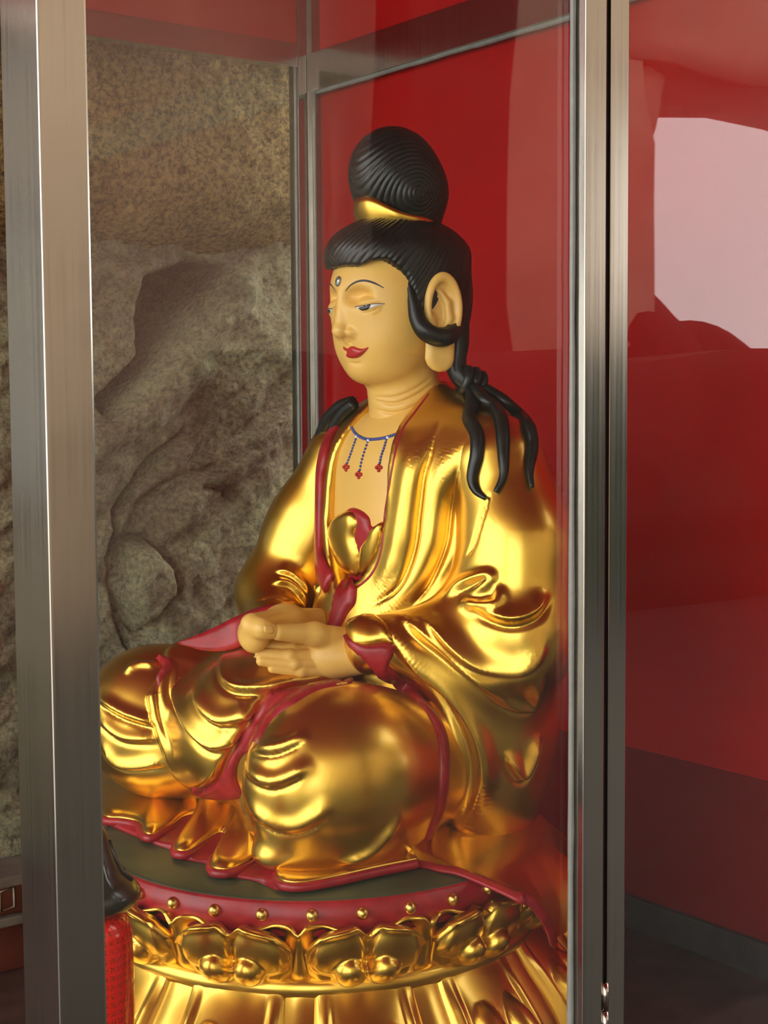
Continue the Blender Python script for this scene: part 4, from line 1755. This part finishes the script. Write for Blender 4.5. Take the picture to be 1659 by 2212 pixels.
um = petal_mesh('petal', math.radians(13.6), 34, 61, up_shape)
bk = petal_mesh('back_petal', math.radians(11.), 16, 31, back_shape)
for k in range(12):
    a = CAM_AZ + math.radians(10.5) + 2 * math.pi * k / 12
    for me, da, nm in ((um, 0, 'petal'), (bk, math.radians(15), 'back_petal')):
        o = bpy.data.objects.new(nm, me)
        COL.objects.link(o)
        o.parent = PD
        o.rotation_euler = (0, 0, a + da)
lathe('waist', [(.20, .20), (.372, .235), (.384, .245), (.384, .262), (.372, .270), (.345, .275), (.35, .335), (.36, .345), (.20, .35)], 'gold', PD)
ZL1, ZL0 = .252, .085


def low_shape(s, t):
    u = 1 - t
    r = .382 + .092 * math.sin(min(1, u * 1.05) * math.pi / 2) ** 1.3
    z = ZL0 + (ZL1 - ZL0) * t
    if u > .85:
        r -= .05 * ((u - .85) / .15) ** 2
    b = .010 * math.exp(-((abs(s) - .72) / .10) ** 2) * min(1, u * 4)
    ctr = .012 * math.sqrt(max(0, 1 - (s / .6) ** 2)) * min(1, u * 3)
    bulb = 0.
    for c in (-.3, .3):
        q = ((s - c) / .27) ** 2 + ((u - .50) / .25) ** 2
        bulb = max(bulb, .040 * math.sqrt(max(0, 1 - q)))
    edge = -.018 * max(0, abs(s) - .86) / .14
    return r + max(b, ctr, bulb) + edge, z, s


lm = petal_mesh('lower_petal', math.radians(12.8), 44, 61, low_shape)
lb = petal_mesh('lower_back_petal', math.radians(7.), 30, 13, lambda s, t: (.372 + .09 * math.sin(min(1, (1 - t) * 1.05) * math.pi / 2) ** 1.3 + .008 * math.exp(-(s / .5) ** 2), .085 + .167 * t, s))
for k in range(12):
    a = CAM_AZ + math.radians(10.5) + 2 * math.pi * k / 12
    for me, da, nm in ((lm, 0, 'lower_petal'), (lb, math.radians(15), 'lower_back_petal')):
        o = bpy.data.objects.new(nm, me)
        COL.objects.link(o)
        o.parent = PD
        o.rotation_euler = (0, 0, a + da)
lathe('plinth', [(.30, 0.0), (.47, 0.0), (.475, .03), (.465, .075), (.455, .09), (.37, .22), (.30, .22)], 'gold', PD)

# ---- robe train that hangs over the plate behind the left hip
def cyl(a, r, z):
    return np.array([r * math.cos(a), r * math.sin(a), z])


def az_of(px, py, z=ZP):
    q = PZ(px, py, z)
    return math.atan2(q[1], q[0])


A0 = az_of(1003, 1890)
AS = az_of(885, 1866)
A1 = A0 + math.radians(75)
nA = 110
az = np.linspace(AS, A1, nA)
deg = np.degrees(az - A0)
ds = math.degrees(AS - A0)
r_start = float(np.hypot(*PZ(885, 1866, ZP)[:2]))
zb = np.interp(deg, [0, 4, 9, 14, 22, 27, 33, 40, 48, 56, 66, 75], [ZP - .006, ZP - .022, ZP - .065, ZP - .112, ZP - .120, ZP - .085, ZP - .06, ZP - .12, ZP - .13, ZP - .08, ZP - .13, ZP - .1])
rows = []
for rr, zz, w in ((.12, .49, 0), (.20, .445, 0), (.27, ZP + .020, 0), (.33, ZP + .013, 0), (.392, ZP + .009, 0), (.412, ZP - .004, 0), (.440, None, .35), (.456, None, .7), (.466, None, 1.)):
    r_ = []
    for a, b, dg in zip(az, zb, deg):
        flat_ = dg < 0
        rm = .412 if not flat_ else r_start + (.395 - r_start) * (1 - dg / ds) ** 1.3
        if zz is not None:
            z, r = (max(zz, ZP + .009) if flat_ else zz), min(rr, rm)
            if r < rr:
                z = ZP + .009
        else:
            z = (ZP - .004) * (1 - w) + min(b, ZP - .006) * w
            r = rr
            if flat_:
                r, z = rm, ZP + .009 - .008 * w
        wav = .010 * math.sin(math.radians(dg) * 14) * (w if zz is None and not flat_ else 0)
        r_.append(cyl(a, r + wav, z))
    rows.append(r_)
rows = np.array(rows)
sheet('robe_train', rows, 'gold', ST)
k0 = int(np.argmax(deg >= 0))
inn = rows[5:, k0:].copy()
rad = np.hypot(inn[..., 0], inn[..., 1])
inn[..., :2] *= ((rad - .008) / rad)[..., None]
sheet('train_lining', np.concatenate([rows[-1:, k0:], inn[::-1]]), 'red_trim', ST)
ktip = int(np.argmax(deg >= 15))
edge = [rows[-1][j] + np.array([0, 0, .004 if deg[j] < 0 else 0]) for j in range(0, ktip + 1, 2)]
ep = spline(edge, 80)
en = ep * np.array([1, 1, 0])
en /= np.linalg.norm(en, axis=1)[:, None]
en[:, 2] = np.linspace(1.6, .25, 80)
tube('train_hem', ep, .0115, 'red_trim', ST, flat=.45, nseg=10, normals_=en)
# ================================================================== small things
def oil_lamp():
    d = ray(190, 1930)
    t = 2.0 / d[1]
    w = CAM_O + t * d
    zc = w[2]                     # height of the brim
    base = zc - .24
    r = empty('altar_lamp', (w[0], w[1], base), 0, 'red cylindrical altar lamp with a black flared cap, half behind the steel post', 'lamp')
    body = [(.0, 0), (.058, 0), (.064, .006), (.068, .03), (.070, .12), (.068, .185), (.062, .205), (.045, .216), (.0, .218)]
    m, nt, b = new_mat('red_printed_glass')
    v = obj_coord(nt)
    sep = N(nt, 'ShaderNodeSeparateXYZ')
    nt.links.new(v, sep.inputs[0])
    at = N(nt, 'ShaderNodeMath', operation='ARCTAN2')
    nt.links.new(sep.outputs[1], at.inputs[0])
    nt.links.new(sep.outputs[0], at.inputs[1])
    cb = N(nt, 'ShaderNodeCombineXYZ')
    mu = N(nt, 'ShaderNodeMath', operation='MULTIPLY')
    mu.inputs[1].default_value = .07
    nt.links.new(at.outputs[0], mu.inputs[0])
    nt.links.new(mu.outputs[0], cb.inputs[0])
    nt.links.new(sep.outputs[2], cb.inputs[1])
    # columns of small dark characters: cells x strokes
    br = N(nt, 'ShaderNodeTexBrick')
    br.offset = 0.
    br.inputs['Scale'].default_value = 1.
    br.inputs['Mortar Size'].default_value = .0022
    br.inputs['Mortar Smooth'].default_value = .1
    br.inputs['Brick Width'].default_value = .013
    br.inputs['Row Height'].default_value = .012
    br.inputs['Color1'].default_value = (1, 1, 1, 1)
    br.inputs['Color2'].default_value = (1, 1, 1, 1)
    br.inputs['Mortar'].default_value = (0, 0, 0, 1)
    nt.links.new(cb.outputs[0], br.inputs['Vector'])
    nz = noise(nt, cb.outputs[0], 420, 1)
    st = ramp(nt, nz, [(.5, (0, 0, 0)), (.54, (1, 1, 1))])
    mk = N(nt, 'ShaderNodeMath', operation='MULTIPLY')
    nt.links.new(br.outputs[0], mk.inputs[0])
    nt.links.new(st, mk.inputs[1])
    mx = N(nt, 'ShaderNodeMix', data_type='RGBA')
    nt.links.new(mk.outputs[0], mx.inputs[0])
    mx.inputs[6].default_value = (.80, .015, .006, 1)
    mx.inputs[7].default_value = (.22, .03, .005, 1)
    nt.links.new(mx.outputs[2], b.inputs['Base Color'])
    b.inputs['Roughness'].default_value = .12
    MAT['lamp_red'] = m
    body = [(q[0] * .86, q[1]) for q in body]
    lathe('body', body, 'lamp_red', r, 64)
    cap_ = [(.0, .222), (.060, .218), (.078, .228), (.0825, .236), (.0815, .246), (.070, .258), (.056, .268), (.044, .288), (.036, .312), (.026, .330), (.010, .338), (.0, .339)]
    cap_ = [(q[0] * .86, q[1]) for q in cap_]
    c = lathe('cap', cap_, 'black_cap', r, 64)
    for k in range(8):
        a = k * math.pi / 4
        tube('cap_rib', [np.array([q[0] * math.cos(a), q[0] * math.sin(a), q[1]]) for q in ((.061, .259), (.048, .270), (.038, .290), (.030, .314))], .003, 'black_cap', c, nseg=6)
    # the stool it stands on, just under the frame
    s = empty('lamp_stool', (w[0], w[1], 0), CASE_RZ, 'small red stool under the altar lamp', 'stool')
    bm = bmesh.new()
    box_bm(bm, (-.11, -.11, base - .03), (.11, .11, base - .0005), .004)
    bm_obj('seat', bm, 'red_trim', s)
    for sx in (-1, 1):
        for sy in (-1, 1):
            bm = bmesh.new()
            box_bm(bm, (sx * .085 - .012, sy * .085 - .012, 0), (sx * .085 + .012, sy * .085 + .012, base - .0305), .002)
            bm_obj('leg', bm, 'red_trim', s)


oil_lamp()


def altar_bench():
    d = ray(30, 1885)
    t = 2.95 / d[1]
    w = CAM_O + t * d
    n, u = -(w @ NV), w @ UV
    zt = w[2]
    c = case(n - .35, u + .28, 0)
    r = empty('altar_bench', c, CASE_RZ, 'low dark red wooden altar bench with carved apron, left of the steel post', 'bench')
    MAT['bench'] = simple('dark_red_wood', (.085, .022, .016), .35, var=.35, vscale=9)
    MAT['bench_grey'] = simple('worn_bench_edge', (.10, .085, .07), .4, var=.3, vscale=14)
    parts = [('bench_top', (-.62, -.30, zt - .022), (.42, -.17, zt), 'bench_grey'),
             ('frieze', (-.60, -.275, zt - .085), (.40, -.18, zt - .0225), 'bench'),
             ('lower_moulding', (-.61, -.29, zt - .105), (.41, -.175, zt - .0855), 'bench_grey'),
             ('plinth', (-.58, -.26, 0), (.38, -.18, zt - .1055), 'bench')]
    for nm, lo, hi, m in parts:
        bm = bmesh.new()
        box_bm(bm, lo, hi, .004)
        bm_obj(nm, bm, m, r)
    MAT['inlay'] = simple('pale_inlay', (.35, .31, .25), .4)
    for k in range(7):
        x = -.52 + k * .14
        pts = [np.array([x, -.277, zt - .075]), np.array([x, -.277, zt - .035]), np.array([x + .03, -.277, zt - .030]), np.array([x + .03, -.277, zt - .070]), np.array([x, -.277, zt - .075])]
        tube('fret', pts[:-1], .0025, 'inlay', r, nseg=6, closed=True)


altar_bench()
